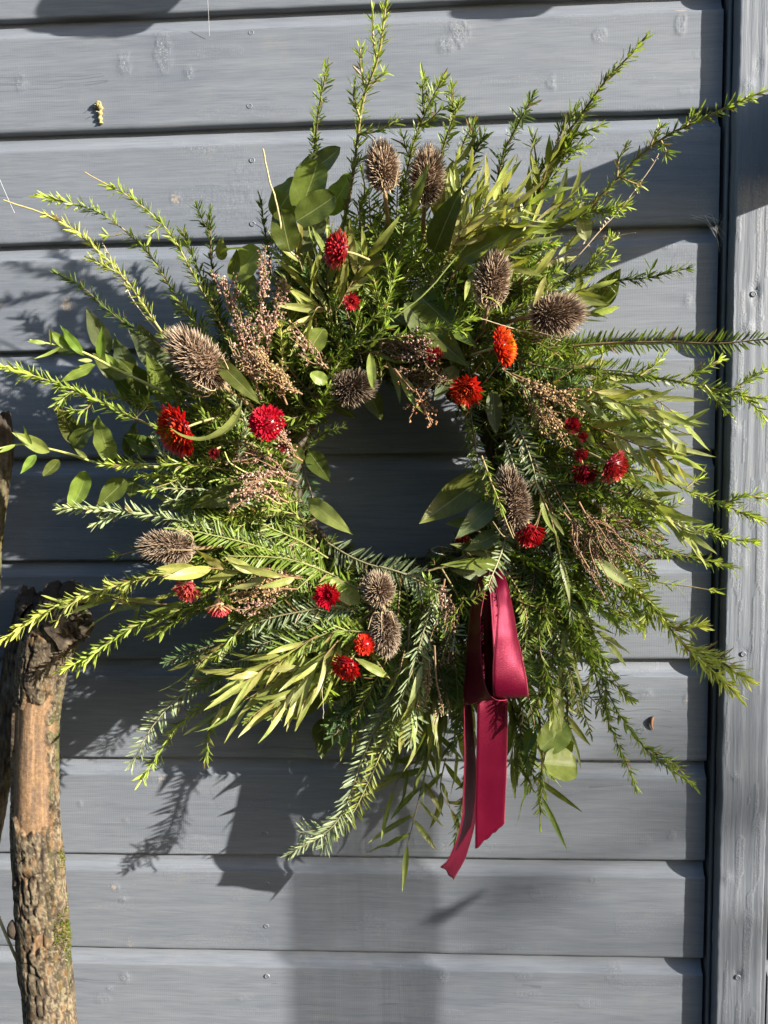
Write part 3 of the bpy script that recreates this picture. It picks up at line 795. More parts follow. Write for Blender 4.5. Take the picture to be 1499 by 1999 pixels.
for k in range(170):                         # short tips standing out of the front of the ring
    a = k * 2.39996 + .4
    r0 = rg0.uniform(.098, .165)
    d0 = rg0.uniform(.06, .085)
    out = rg0.uniform(.02, .055)
    P0 = ring_pt(a, r0, d0)
    sw = rg0.normal(-.1, .35)
    dirv = np.array([math.cos(a + sw), 0, math.sin(a + sw)])
    P = np.array([P0, P0 + dirv * out * .5 + VIEW * .012, P0 + dirv * out + VIEW * rg0.uniform(.015, .04)])
    kd_, tn_ = ('A' if rg0.random() < .7 else 'B'), rg0.choice(['m', 'g', 'd', 'm', 'l', 'b'])
    if RX0 < P[2][0] < RX1 and P[2][2] < RZ: continue       # keeps clear of the ribbon
    S(kd_, None, 0, 0, tn_, P=P, L=.0095 if k % 3 else .012)
for k in range(74):                         # fringe round the hole
    a = k * 2.39996 + rg0.normal(0, .05)
    P0 = ring_pt(a, rg0.uniform(.108, .125), rg0.uniform(.035, .085))
    inn = rg0.uniform(.012, .036)
    tg = np.array([-math.sin(a), 0, math.cos(a)]) * rg0.normal(0, .02)
    dv = -np.array([math.cos(a), 0, math.sin(a)])
    P = np.array([P0, P0 + dv * inn * .6 + tg * .5, P0 + dv * inn + tg + VIEW * .008])
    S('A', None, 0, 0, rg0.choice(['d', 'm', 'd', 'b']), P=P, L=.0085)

# ------------------------------------------------------------------ leaves
def leaf_mesh(name, shape, bend, fold, twist=0.0, wave=0.0, seed=0):
    nv, nu = 15, 7
    rg = np.random.default_rng(seed)
    t = np.linspace(0, 1, nv)
    if shape == 'narrow': wd = np.sin(np.pi * t**.80)**.85 * (1 - .12 * t)
    elif shape == 'lance': wd = np.sin(np.pi * t**.72)**.95 * (1 - .15 * t)
    elif shape == 'oval': wd = np.sin(np.pi * t**.85)**.62
    else: wd = np.sqrt(np.clip(1 - (2 * t - 1)**2, 0, 1))**.8
    wd = wd / wd.max(); wd[0] = .06; wd[-1] = .015
    ang = bend * (t - .3)
    ds = 1 / (nv - 1)
    y = np.concatenate([[0], np.cumsum(np.cos((ang[1:] + ang[:-1]) / 2)) * ds]); z = np.concatenate([[0], np.cumsum(np.sin((ang[1:] + ang[:-1]) / 2)) * ds])
    c = math.atan2(z[-1], y[-1]); l = math.hypot(y[-1], z[-1])
    y, z = (y * math.cos(c) + z * math.sin(c)) / l, (-y * math.sin(c) + z * math.cos(c)) / l
    u = np.linspace(-1, 1, nu)
    Uu, Tt = np.meshgrid(u, t)
    X = Uu * .5 * wd[:, None]
    Zr = np.abs(Uu) * .5 * wd[:, None] * math.tan(fold) - wave * .1 * np.sin(Tt * 17 + seed) * np.abs(Uu)**2
    ta = twist * (Tt - .4)
    Xr = X * np.cos(ta) - Zr * np.sin(ta); Zz = X * np.sin(ta) + Zr * np.cos(ta)
    V = np.stack([Xr, np.repeat(y[:, None], nu, 1), Zz], -1)
    Zc = np.repeat(z[:, None], nu, 1)
    W = np.stack([V[..., 0], V[..., 1], V[..., 2]], -1).reshape(-1, 3)
    i = (np.arange(nv - 1)[:, None] * nu + np.arange(nu - 1)[None]).ravel()
    F = np.stack([i, i + 1, i + nu + 1, i + nu], 1)
    uv = np.stack([Uu * .5 + .5, Tt], -1).reshape(-1, 2)
    return W, Zc.reshape(-1), F, uv
LEAFCACHE = {}
def leaf_variant(shape, aspect, v):
    """aspect is rounded so that alike leaves share their mesh"""
    key = (shape, round(aspect * 20) / 20 if aspect > .2 else round(aspect * 50) / 50, v)
    if key in LEAFCACHE: return LEAFCACHE[key]
    rg = np.random.default_rng(abs(hash((shape, v))) % 1000 if False else (len(shape) * 31 + v * 7))
    b = [.25, -.5, .7, -.2, 1.1, -.9][v % 6]
    W, Zc, F, uv = leaf_mesh('leaf', shape, b, [.28, .18, .35, .12, .3, .22][v % 6], [.0, .5, -.5, .9, -.2, .3][v % 6], [.3, .6, .2, .8, .4, .5][v % 6], v)
    W = W.copy(); W[:, 0] *= key[1]; W[:, 2] = W[:, 2] * key[1] + Zc
    me = mk_mesh('leaf', W, F, None, True, uv)
    me.materials.append(M_LEAF)
    LEAFCACHE[key] = me
    return me
LT = {'dk': (0.092, 0.115, 0.021), 'md': (0.144, 0.184, 0.032), 'lt': (0.230, 0.287, 0.063), 'ol': (0.236, 0.267, 0.069), 'od': (0.178, 0.201, 0.055), 'bl': (0.132, 0.163, 0.076), 'pl': (0.310, 0.356, 0.149), 'yl': (0.316, 0.333, 0.098), 'cr': (0.385, 0.402, 0.178), 'gr': (0.172, 0.259, 0.041)}
LN = 0
def leaf3(b, t, w, tone, parent, shape='lance', v=None, roll=0.0, face=None, name='leaf'):
    global LN
    LN += 1
    rg = np.random.default_rng(5000 + LN)
    b, t = np.asarray(b, float), np.asarray(t, float)
    L = np.linalg.norm(t - b)
    Y = (t - b) / L
    f = np.array([0, -1.0, .15]) if face is None else np.asarray(face, float)
    Z = nrm(f - Y * (f @ Y)); X = np.cross(Y, Z)
    X, Z = X * math.cos(roll) + Z * math.sin(roll), Z * math.cos(roll) - X * math.sin(roll)
    me = leaf_variant(shape, w / L, int(rg.integers(0, 6)) if v is None else v)
    o = bpy.data.objects.new(name, me)
    COL.objects.link(o)
    M = Matrix(((X[0] * L, Y[0] * L, Z[0] * L, b[0]), (X[1] * L, Y[1] * L, Z[1] * L, b[1]), (X[2] * L, Y[2] * L, Z[2] * L, b[2]), (0, 0, 0, 1)))
    o.parent = parent
    if parent.name in ORG: o.matrix_parent_inverse = Matrix.Translation(-ORG[parent.name])
    o.matrix_basis = M
    c = np.array(LT[tone]) * rg.uniform(.82, 1.18) * (1 + rg.normal(0, .05, 3))
    o.color = (*np.clip(c, .005, 1), 1)
    return o
def broad(b, t, wpx, d0, d1, tone, shape='lance', v=None, roll=0.0, face=None, name='broad_leaf'):
    return leaf3(U(*b, d0), U(*t, d1), wpx * PX * (CAM[1] + (d0 + d1) / 2) / CAM[1], tone, wreath, shape, v, roll, face, name)
def leaf_sprig(pts, d0, d1, n, Lpx, wpx, tone, name='willow_leaf_sprig', ang=.5, start=.1, shape='narrow', r=.0009, stemc=(.26, .17, .08), droop=0.0, P=None, tip=True):
    global SPR
    SPR += 1
    rg = np.random.default_rng(9000 + SPR)
    if P is None: P = path(pts, d0, d1)
    P = spline(P, max(10, n * 2))
    st = MB()
    tube(st, P, np.linspace(r, r * .45, len(P)), 5, stemc)
    o = st.build(name, M_STEM, wreath)
    T, A, B = frames(P)
    for k in range(n):
        s = start + (1 - start) * k / max(1, n - 1)
        i = min(len(P) - 1, int(s * (len(P) - 1)))
        sg = 1 if k % 2 else -1
        an = ang * rg.uniform(.5, 1.4) * (0.15 if (k == n - 1 and tip) else 1)
        D = T[i] * math.cos(an) + A[i] * sg * math.sin(an) + VIEW * rg.normal(.12, .28) + np.array([0, 0, -droop * rg.uniform(.3, 1)])
        D = nrm(D)
        L = Lpx * PX * (.924 + P[i][1]) / .924 * rg.uniform(.65, 1.15)
        tn = tone if isinstance(tone, str) else tone[int(rg.integers(0, len(tone)))]
        fc = np.array([rg.normal(.55, .65), -1.0, rg.normal(.2, .5)])
        leaf3(P[i], P[i] + D * L, wpx * .66 * PX * rg.uniform(.75, 1.2), tn, o, shape, None, rg.normal(0, .35), fc)
    return o
LS = leaf_sprig
# ---- narrow yellowing leaves
LS([(620, 640), (600, 560), (575, 480)], .10, .12, 11, 100, 17, ['ol', 'yl', 'od'])
LS([(650, 640), (640, 560), (640, 470)], .10, .12, 11, 100, 17, ['ol', 'od', 'yl'])
LS([(600, 650), (592, 590), (590, 520)], .08, .10, 9, 100, 18, ['od', 'od', 'ol'])
LS([(660, 600), (690, 545), (720, 500)], .11, .13, 8, 95, 17, ['ol', 'yl', 'od'])
LS([(640, 610), (620, 600), (600, 640)], .11, .12, 6, 90, 18, ['yl', 'ol'])
LS([(860, 520), (900, 450), (950, 395)], .11, .15, 13, 95, 17, ['yl', 'cr', 'ol'], ang=.6)
LS([(880, 540), (940, 480), (1000, 430)], .12, .16, 13, 100, 17, ['cr', 'yl', 'ol'], ang=.55)
LS([(890, 480), (930, 420), (965, 375)], .10, .15, 11, 90, 16, ['yl', 'cr', 'ol'], ang=.5)
LS([(930, 540), (990, 500), (1030, 460)], .11, .14, 10, 90, 16, ['cr', 'ol', 'yl'], ang=.6)
LS([(870, 500), (920, 430), (975, 385)], .14, .175, 12, 95, 16, ['cr', 'yl', 'cr'], ang=.45)
LS([(900, 470), (960, 420), (1030, 400)], .14, .17, 11, 95, 16, ['cr', 'yl', 'cr'], ang=.45)
LS([(860, 470), (885, 410), (905, 350)], .13, .16, 9, 90, 16, ['yl', 'cr', 'ol'], ang=.4)
LS([(950, 520), (1000, 470), (1050, 430)], .14, .165, 10, 85, 15, ['cr', 'yl'], ang=.5)
LS([(1150, 760), (1220, 790), (1290, 800)], .13, .16, 11, 85, 15, ['yl', 'cr', 'ol'], ang=.45)
LS([(1180, 840), (1250, 870), (1310, 890)], .13, .16, 11, 85, 15, ['cr', 'yl', 'ol'], ang=.5, droop=.3)
LS([(660, 1250), (590, 1330), (540, 1370)], .14, .155, 13, 95, 15, ['yl', 'cr', 'ol'], ang=.4)
LS([(620, 1240), (540, 1290), (480, 1330)], .14, .155, 12, 95, 15, ['yl', 'ol', 'yl'], ang=.4)
LS([(860, 1260), (850, 1340), (830, 1410)], .09, .10, 12, 100, 18, ['ol', 'od', 'md'], ang=.35)
for q, (a_, m_, t_) in enumerate([((880, 1230), (880, 1330), (850, 1430)), ((900, 1240), (910, 1350), (890, 1460)), ((1000, 1280), (1030, 1370), (1050, 1460)), ((980, 1270), (1000, 1370), (1000, 1480)), ((850, 1220), (830, 1320), (790, 1410)), ((1040, 1260), (1080, 1340), (1100, 1410)), ((740, 1290), (700, 1360), (680, 1420)), ((870, 1260), (820, 1380), (780, 1460))]):
    LS([a_, m_, t_], .05 + .004 * q, .07, 13, 95, 19, ['od', 'dk', 'md', 'ol'], ang=.38)
for q, (m_, t_, tn) in enumerate([((1100, 1290), (1150, 1430), 'm'), ((1140, 1260), (1215, 1360), 'l'), ((1060, 1300), (1070, 1470), 'm'), ((1020, 1330), (1010, 1500), 'd'), ((700, 1330), (650, 1430), 'b'), ((820, 1320), (790, 1440), 'm'), ((560, 1330), (480, 1400), 'm'), ((480, 1290), (390, 1340), 'd'), ((400, 1190), (300, 1240), 'm'), ((900, 1330), (880, 1460), 'm')]):
    S(A_ if q % 3 else B_, [((m_[0] + 768) / 2 + 60 * (m_[0] > 900), 1160), m_, t_], .08, .10, tn, auto=.6, L=.0115)
LS([(960, 1300), (1000, 1380), (1010, 1450)], .06, .08, 10, 95, 18, ['od', 'md', 'ol'], ang=.4)
LS([(820, 430), (860, 370), (890, 320)], .10, .13, 6, 95, 17, ['ol', 'cr'], ang=.35)
LS([(1040, 440), (1055, 370), (1078, 300)], .09, .15, 9, 115, 22, ['od', 'bl', 'ol'], ang=.22)
LS([(1040, 470), (1080, 420), (1110, 385)], .09, .14, 8, 110, 20, ['od', 'ol', 'bl'], ang=.3)
LS([(1060, 600), (1110, 575), (1150, 560)], .08, .12, 6, 95, 18, ['od', 'bl', 'pl'], ang=.35)
LS([(1090, 625), (1130, 615), (1160, 610)], .10, .13, 5, 100, 17, ['pl', 'bl', 'od'], ang=.25)
LS([(1060, 740), (1140, 780), (1230, 795), (1290, 830)], .10, .15, 15, 95, 19, ['ol', 'pl', 'od'], ang=.45, droop=.12)
LS([(1080, 800), (1160, 835), (1250, 850), (1310, 875)], .10, .15, 15, 100, 19, ['od', 'ol', 'pl', 'yl'], ang=.5, droop=.2)
LS([(1130, 850), (1200, 880), (1270, 890), (1300, 910)], .11, .14, 10, 90, 18, ['od', 'ol', 'yl'], ang=.5, droop=.3)
LS([(1120, 710), (1210, 750), (1280, 780), (1320, 810)], .09, .13, 12, 85, 17, ['pl', 'yl', 'ol'], ang=.4)
LS([(1180, 910), (1240, 970), (1290, 1010)], .10, .13, 8, 100, 15, ['yl', 'ol', 'od'], ang=.35)
LS([(1250, 970), (1290, 1000), (1340, 1040)], .12, .14, 9, 85, 17, ['cr', 'yl', 'ol'], ang=.3)
LS([(740, 1180), (640, 1270), (560, 1320), (480, 1365)], .12, .14, 16, 110, 17, ['ol', 'yl', 'ol'], ang=.4)
LS([(690, 1230), (630, 1310), (580, 1350), (545, 1380)], .12, .14, 14, 95, 17, ['yl', 'ol', 'od'], ang=.4)
LS([(660, 1230), (580, 1280), (520, 1300), (480, 1305)], .12, .14, 14, 105, 17, ['ol', 'yl', 'yl'], ang=.4)
LS([(670, 1260), (635, 1320), (600, 1360), (585, 1385)], .13, .14, 10, 90, 15, ['yl', 'ol'], ang=.25)
LS([(590, 1250), (510, 1320), (455, 1365), (425, 1390)], .10, .12, 12, 90, 15, ['ol', 'od', 'yl'], ang=.35)
LS([(590, 1130), (500, 1120), (430, 1110), (385, 1110)], .16, .175, 8, 105, 26, ['yl', 'lt', 'yl'], ang=.35)
LS([(480, 1130), (380, 1170), (300, 1180), (190, 1165)], .10, .12, 10, 100, 17, ['od', 'ol', 'md'], ang=.35, droop=.25)
LS([(430, 1150), (330, 1160), (250, 1190)], .09, .10, 8, 105, 15, ['od', 'ol'], ang=.6, droop=.5)
LS([(460, 1240), (420, 1270), (380, 1300)], .10, .11, 6, 90, 15, ['ol', 'od'], ang=.4)
LS([(1070, 1060), (1090, 1180), (1100, 1290), (1090, 1370)], .09, .12, 14, 110, 17, ['od', 'ol', 'od'], ang=.2)
LS([(1090, 1080), (1115, 1170), (1120, 1240)], .09, .12, 10, 90, 17, ['od', 'ol', 'ol'], ang=.25)
LS([(1060, 1100), (1120, 1180), (1180, 1250)], .08, .10, 8, 100, 19, ['od', 'bl', 'pl'], ang=.25)
LS([(1040, 930), (1075, 1010), (1090, 1080)], .12, .13, 5, 95, 16, ['od', 'ol'], ang=.2)
LS([(860, 1190), (868, 1280), (850, 1370), (830, 1440)], .07, .08, 15, 115, 20, ['od', 'md', 'od'], ang=.3, start=.2)
LS([(890, 1230), (885, 1320), (860, 1400), (850, 1450)], .06, .08, 14, 115, 20, ['od', 'od', 'md'], ang=.3, start=.2)
LS([(870, 1380), (835, 1490), (815, 1570), (805, 1610), (795, 1650)], .07, .06, 11, 100, 19, ['md', 'od', 'lt'], ang=.75, start=.22)
LS([(830, 1480), (790, 1500), (770, 1540)], .07, .07, 5, 100, 18, ['md', 'od'], ang=.6)
LS([(870, 1480), (860, 1540), (880, 1580)], .06, .06, 6, 95, 18, ['md', 'od'], ang=.7)
LS([(1000, 1420), (1030, 1490), (1060, 1560)], .06, .07, 7, 105, 18, ['md', 'ol', 'gr'], ang=.5)
LS([(790, 1270), (770, 1330), (735, 1290)], .12, .13, 4, 100, 20, ['pl', 'ol'], ang=.3)
LS([(830, 1260), (815, 1340), (800, 1400)], .125, .125, 6, 100, 20, ['pl', 'yl', 'lt'], ang=.25)
LS([(700, 690), (740, 690), (780, 740)], .11, .13, 6, 85, 17, ['lt', 'ol', 'od'], ang=.35)
LS([(930, 530), (915, 540), (945, 580)], .13, .16, 3, 80, 15, ['yl', 'cr'], ang=.3)
# narrow leaves filling behind
for k in range(30):
    a = k * 2.39996
    r0 = rg0.uniform(.11, .15); rl = reach(a) * rg0.uniform(.8, .95)
    d0 = rg0.uniform(.05, .08)
    P = np.array([ring_pt(a, r0, d0), ring_pt(a - .06, (r0 + rl) / 2, d0 + .02), ring_pt(a - .14, rl, d0 + .02)])
    LS(None, 0, 0, 9, 95, 17, ['od', 'md', 'ol'], P=P, ang=.4)
# ---- broad leaves, each where the photograph shows it
B = broad
B((575, 345), (664, 287), 48, .12, .13, 'bl', 'oval', 4)
B((585, 415), (622, 312), 66, .135, .14, 'md', 'round', 0)
B((578, 432), (655, 382), 58, .145, .15, 'dk', 'round', 0)
B((535, 425), (588, 345), 58, .12, .13, 'md', 'oval', 3)
B((566, 492), (548, 408), 52, .14, .145, 'dk', 'round', 1)
B((583, 490), (628, 420), 52, .12, .12, 'bl', 'round', 0)
B((640, 420), (690, 335), 46, .10, .11, 'md', 'oval', 3)
B((452, 545), (508, 484), 56, .11, .12, 'lt', 'round', 0)
B((452, 548), (462, 486), 24, .12, .13, 'md', 'lance', 2)
B((432, 508), (434, 464), 24, .11, .12, 'lt', 'oval', 3)
B((470, 590), (490, 530), 40, .09, .10, 'bl', 'round', 0)
B((735, 540), (692, 466), 44, .11, .13, 'dk', 'lance', 0)
B((846, 494), (903, 362), 52, .13, .16, 'dk', 'lance', 1)
B((898, 506), (1034, 432), 54, .135, .17, 'md', 'lance', 0)
B((800, 420), (838, 318), 20, .15, .17, 'od', 'narrow', 1)
B((846, 420), (886, 312), 32, .12, .14, 'od', 'narrow', 1)
B((790, 592), (915, 716), 62, .13, .15, 'dk', 'lance', 2)
B((806, 566), (932, 680), 52, .115, .13, 'dk', 'lance', 0)
B((740, 600), (800, 640), 42, .11, .12, 'dk', 'lance', 3)
B((633, 640), (592, 705), 44, .12, .13, 'md', 'oval', 1)
B((735, 560), (735, 480), 30, .10, .11, 'od', 'lance', 1)
B((212, 688), (168, 600), 44, .09, .12, 'bl', 'lance', 0)
B((260, 740), (222, 652), 44, .08, .10, 'bl', 'lance', 3)
B((300, 770), (232, 700), 44, .08, .11, 'dk', 'lance', 0)
B((330, 790), (285, 690), 46, .09, .11, 'md', 'lance', 2)
B((340, 740), (250, 640), 50, .07, .09, 'bl', 'lance', 1)
B((290, 800), (210, 720), 40, .07, .09, 'dk', 'lance', 1)
B((360, 780), (310, 700), 46, .07, .08, 'dk', 'lance', 2)
B((240, 740), (180, 690), 40, .09, .11, 'dk', 'lance', 4)
B((300, 690), (270, 630), 36, .07, .09, 'bl', 'lance', 0)
B((601, 975), (690, 1045), 36, .12, .14, 'lt', 'lance', 1)
B((602, 880), (646, 942), 38, .09, .11, 'dk', 'lance', 0)
B((568, 868), (592, 905), 30, .10, .11, 'md', 'oval', 0)
B((948, 928), (818, 1022), 62, .12, .13, 'md', 'lance', 4)
B((938, 1020), (868, 1022), 26, .11, .12, 'md', 'lance', 0)
B((966, 980), (888, 1052), 44, .125, .135, 'bl', 'lance', 1)
B((975, 1040), (905, 1075), 36, .12, .13, 'bl', 'lance', 3)
B((985, 1082), (878, 1062), 30, .125, .13, 'dk', 'lance', 2)
B((985, 1100), (860, 1102), 28, .13, .135, 'md', 'lance', 0)
B((960, 1128), (878, 1112), 28, .11, .12, 'bl', 'lance', 1)
B((716, 756), (746, 822), 36, .09, .10, 'dk', 'lance', 0)
B((652, 790), (696, 816), 26, .09, .10, 'dk', 'lance', 1)
B((890, 715), (848, 782), 36, .10, .11, 'bl', 'lance', 2)
B((962, 760), (968, 850), 30, .11, .12, 'dk', 'narrow', 0)
B((722, 690), (728, 762), 18, .14, .15, 'lt', 'narrow', 4)
B((640, 745), (605, 730), 26, .13, .14, 'lt', 'oval', 4)
B((635, 1400), (628, 1482), 48, .06, .07, 'dk', 'lance', 0)
B((630, 1330), (568, 1402), 54, .07, .08, 'dk', 'oval', 1)
B((640, 1385), (676, 1462), 42, .07, .08, 'md', 'lance', 2)
B((690, 1310), (640, 1370), 46, .06, .07, 'dk', 'oval', 0)
B((1062, 1490), (1126, 1496), 68, .13, .115, 'lt', 'round', 0, 0, (.45, -1, .75))
B((1055, 1462), (1108, 1412), 62, .12, .11, 'lt', 'round', 0, 0, (.5, -1, .7))
B((1040, 1420), (1026, 1476), 26, .10, .11, 'md', 'lance', 2)
B((1050, 1460), (1120, 1450), 48, .08, .09, 'md', 'round', 2)
B((1030, 1290), (1080, 1362), 40, .09, .11, 'bl', 'lance', 0)
B((700, 1178), (646, 1128), 40, .125, .135, 'pl', 'oval', 0)
B((1160, 600), (1212, 524), 46, .07, .09, 'dk', 'lance', 0)
B((1130, 590), (1130, 520), 18, .10, .11, 'od', 'narrow', 1)
B((1145, 470), (1135, 390), 30, .12, .13, 'pl', 'lance', 4)
B((1085, 575), (1190, 595), 20, .14, .15, 'od', 'narrow', 0)
B((1065, 540), (1040, 600), 12, .15, .155, 'yl', 'narrow', 1)
B((500, 950), (372, 990), 46, .12, .13, 'dk', 'lance', 1)
B((540, 965), (430, 1000), 46, .10, .11, 'dk', 'lance', 0)
B((420, 700), (512, 792), 32, .15, .16, 'dk', 'lance', 1)
def curled(pts, ds, w, tone):
    P = spline(np.array([U(a, b, d) for (a, b), d in zip(pts, ds)]), 26)
    T = nrm(np.gradient(P, axis=0)); S_ = nrm(np.cross(T, nrm(np.array([.2, -.35, 1.0]))))
    tt = np.linspace(0, 1, 26); wd = w * PX * np.sin(np.pi * np.clip(tt * .93 + .04, 0, 1))**.7
    u = np.linspace(-1, 1, 5)
    V = P[:, None] + S_[:, None] * (wd[:, None] * u[None] * .5)[..., None] + np.cross(S_, T)[:, None] * (wd[:, None] * np.abs(u)[None] * .18)[..., None]
    i = (np.arange(25)[:, None] * 5 + np.arange(4)[None]).ravel()
    o = mobj('curled_leaf', V.reshape(-1, 3), np.stack([i, i + 1, i + 6, i + 5], 1), M_LEAF, wreath, None, True, np.stack([np.tile(u * .5 + .5, (26, 1)), np.repeat(tt[:, None], 5, 1)], -1).reshape(-1, 2))
    o.color = (*LT[tone], 1)
curled([(470, 795), (452, 828), (425, 850), (390, 860), (355, 852), (332, 836)], [.135, .16, .175, .18, .185, .19], 18, 'od')
curled([(430, 500), (445, 488), (470, 487), (492, 492)], [.12, .13, .135, .13], 16, 'md')
curled([(1180, 860), (1210, 850), (1235, 830)], [.13, .15, .15], 16, 'od')
curled([(1290, 905), (1325, 890), (1330, 860)], [.14, .15, .14], 18, 'od')
curled([(1300, 830), (1345, 822), (1385, 798)], [.15, .16, .16], 14, 'ol')
B((1180, 1050), (1205, 1120), 20, .12, .13, 'cr', 'narrow', 1)
B((1160, 1090), (1240, 1150), 22, .13, .14, 'cr', 'narrow', 0)
B((560, 700), (590, 640), 40, .08, .09, 'dk', 'oval', 0)
B((470, 800), (420, 880), 40, .09, .10, 'dk', 'lance', 0)
B((880, 480), (905, 420), 40, .09, .10, 'dk', 'lance', 0)
B((1100, 980), (1180, 1000), 30, .08, .10, 'dk', 'lance', 2)
# two privet shoots on the left, leaves as sub-parts
def shoot(pts, d0, d1, leaves):
    st = MB(); P = spline(path(pts, d0, d1), 24)
    tube(st, P, np.linspace(.0016, .0008, 24), 6, (.36, .38, .12))
    o = st.build('privet_shoot', M_STEM, wreath)
    for b, t, wp, dd, tone, shp, v in leaves:
        leaf3(U(*b, dd), U(*t, dd + .008), wp * PX * .87, tone, o, shp, v)
shoot([(330, 770), (230, 722), (150, 683), (58, 664)], .11, .15,
      [((196, 702), (199, 636), 20, .13, 'gr', 'lance', 0), ((186, 712), (117, 746), 22, .13, 'gr', 'lance', 3), ((160, 690), (118, 634), 20, .14, 'gr', 'lance', 1), ((135, 680), (100, 648), 20, .14, 'gr', 'oval', 0),
       ((120, 676), (66, 700), 7, .145, 'lt', 'narrow', 4), ((100, 673), (96, 640), 7, .145, 'lt', 'narrow', 2), ((110, 676), (148, 690), 26, .13, 'dk', 'oval', 0), ((165, 694), (130, 655), 18, .13, 'md', 'lance', 2), ((180, 704), (152, 703), 8, .14, 'lt', 'narrow', 0), ((90, 670), (52, 666), 9, .15, 'lt', 'narrow', 1), ((230, 725), (205, 690), 20, .12, 'gr', 'lance', 2), ((250, 735), (200, 720), 22, .11, 'md', 'lance', 0)])
shoot([(310, 912), (210, 908), (120, 882), (45, 868), (-6, 876)], .115, .15,
      [((217, 902), (190, 812), 44, .13, 'lt', 'oval', 3), ((168, 920), (136, 994), 40, .135, 'gr', 'oval', 4), ((246, 935), (188, 990), 44, .12, 'dk', 'lance', 0), ((70, 888), (40, 925), 18, .145, 'gr', 'lance', 0), ((97, 882), (23, 844), 26, .145, 'lt', 'lance', 2), ((115, 898), (84, 930), 24, .13, 'dk', 'oval', 2),
       ((160, 870), (108, 790), 44, .10, 'dk', 'lance', 0), ((140, 878), (188, 820), 40, .10, 'dk', 'oval', 1), ((62, 868), (46, 830), 9, .15, 'md', 'narrow', 1), ((30, 868), (-4, 884), 8, .155, 'lt', 'narrow', 0), ((262, 930), (256, 972), 30, .11, 'dk', 'oval', 1), ((170, 895), (145, 875), 9, .13, 'od', 'narrow', 0), ((300, 880), (240, 850), 40, .09, 'dk', 'lance', 1), ((250, 890), (268, 820), 36, .09, 'dk', 'lance', 3)])

# ---- dried heather: stems with tiny bells
BELL = np.array([(0, 0, 0), (.5, 0, .45), (0, .5, .45), (-.5, 0, .45), (0, -.5, .45), (0, 0, 1.0)])
BF = np.array([(0, 2, 1), (0, 3, 2), (0, 4, 3), (0, 1, 4), (1, 2, 5), (2, 3, 5), (3, 4, 5), (4, 1, 5)])
HT = {'p': [(.36, .21, .17), (.26, .15, .115), (.46, .32, .26)], 't': [(.33, .22, .11), (.26, .16, .075), (.42, .30, .17)], 'k': [(.13, .075, .05), (.09, .05, .035), (.30, .22, .18)], 'o': [(.42, .20, .10), (.34, .16, .075), (.46, .27, .15)]}
HN = 0
def heather(pts, d0, d1, tone='p', n=None, spread=.009, size=.0026, leafc=True, br=5):
    global HN
    HN += 1
    rg = np.random.default_rng(300 + HN)
    P = spline(path(pts, d0 + .014, d1 + .014), 26)
    st, fl = MB(), MB()
    tube(st, P, np.linspace(.0011, .0005, 26), 5, (.22, .13, .07))
    ln = np.sum(np.linalg.norm(np.diff(P, axis=0), axis=1))
    T, A, Bn = frames(P)
    pts_ = []
    Qs = [P[6:]]
    for q in range(br):
        i = int(rg.uniform(.15, .8) * 25)
        az = rg.uniform(0, math.tau)
        R = A[i] * math.cos(az) + Bn[i] * math.sin(az)
        Q = spline(np.array([P[i], P[i] + T[i] * spread * .9 + R * spread * .8, P[i] + T[i] * spread * 2.6 + R * spread * 1.2]), 9)
        tube(st, Q, np.linspace(.0007, .0004, 9), 4, (.22, .13, .07))
        Qs.append(Q)
    n = n or int(ln / .0011)
    tot = n * (1 + .35 * br)
    for Q in Qs:
        k = int(tot * len(Q) / sum(len(z) for z in Qs))
        i = rg.integers(0, len(Q), k)
        off = nrm(rg.normal(0, 1, (k, 3))) * rg.uniform(.001, .0042, (k, 1))
        c = Q[i] + off
        D = nrm(off + rg.normal(0, .0012, (k, 3)) + np.array([0, 0, -.001]))
        X = nrm(np.cross(D, rg.normal(0, 1, (k, 3)))); Y = np.cross(D, X)
        s = size * rg.uniform(.6, 1.2, k)[:, None, None]
        V = c[:, None] + s * (X[:, None] * BELL[None, :, 0:1] + Y[:, None] * BELL[None, :, 1:2] + D[:, None] * BELL[None, :, 2:3])
        F = (np.arange(k)[:, None, None] * 6 + BF[None]).reshape(-1, 3)
        cc = np.array(HT[tone])[rg.integers(0, 3, k)] * rg.uniform(.7, 1.25, (k, 1))
        fl.add(V.reshape(-1, 3), F, np.repeat(cc, 6, 0))
        if leafc:
            m = k // 2
            i = rg.integers(0, len(Q), m)
            D2 = nrm(rg.normal(0, 1, (m, 3)) + nrm(Q[-1] - Q[0]) * 1.1)
            blades(fl, Q[i], D2, rg.normal(0, 1, (m, 3)), rg.uniform(.003, .0055, m), .0009, np.array([(.15, .16, .05)]) * rg.uniform(.6, 1.3, (m, 1)))
    o = st.build('heather_sprig', M_STEM, wreath)
    fl.build('florets', M_DRY, o, smooth=False, kind='stuff')
H = heather
H([(500, 760), (505, 640), (512, 560), (518, 488)], .11, .14, 'p', br=8)
H([(490, 720), (465, 640), (442, 560), (432, 545)], .10, .13, 'p', br=7)
H([(520, 700), (540, 600), (556, 545)], .10, .12, 'p', br=6)
H([(510, 780), (480, 690), (470, 630)], .12, .14, 'p', br=8)
H([(560, 790), (530, 720), (510, 690)], .12, .14, 't', br=8)
H([(590, 770), (545, 745), (500, 740)], .12, .135, 't', br=8)
H([(590, 900), (560, 880), (540, 850)], .12, .14, 'p', br=8)
H([(580, 940), (530, 920), (490, 930)], .12, .14, 'p', br=9)
H([(560, 980), (510, 955), (470, 968)], .12, .14, 'p', br=8)
H([(540, 900), (500, 890), (460, 900)], .11, .125, 'k', br=7)
H([(720, 690), (790, 680), (855, 705)], .11, .13, 'k', br=10, spread=.012)
H([(740, 670), (800, 670), (840, 680)], .12, .13, 'p', br=8)
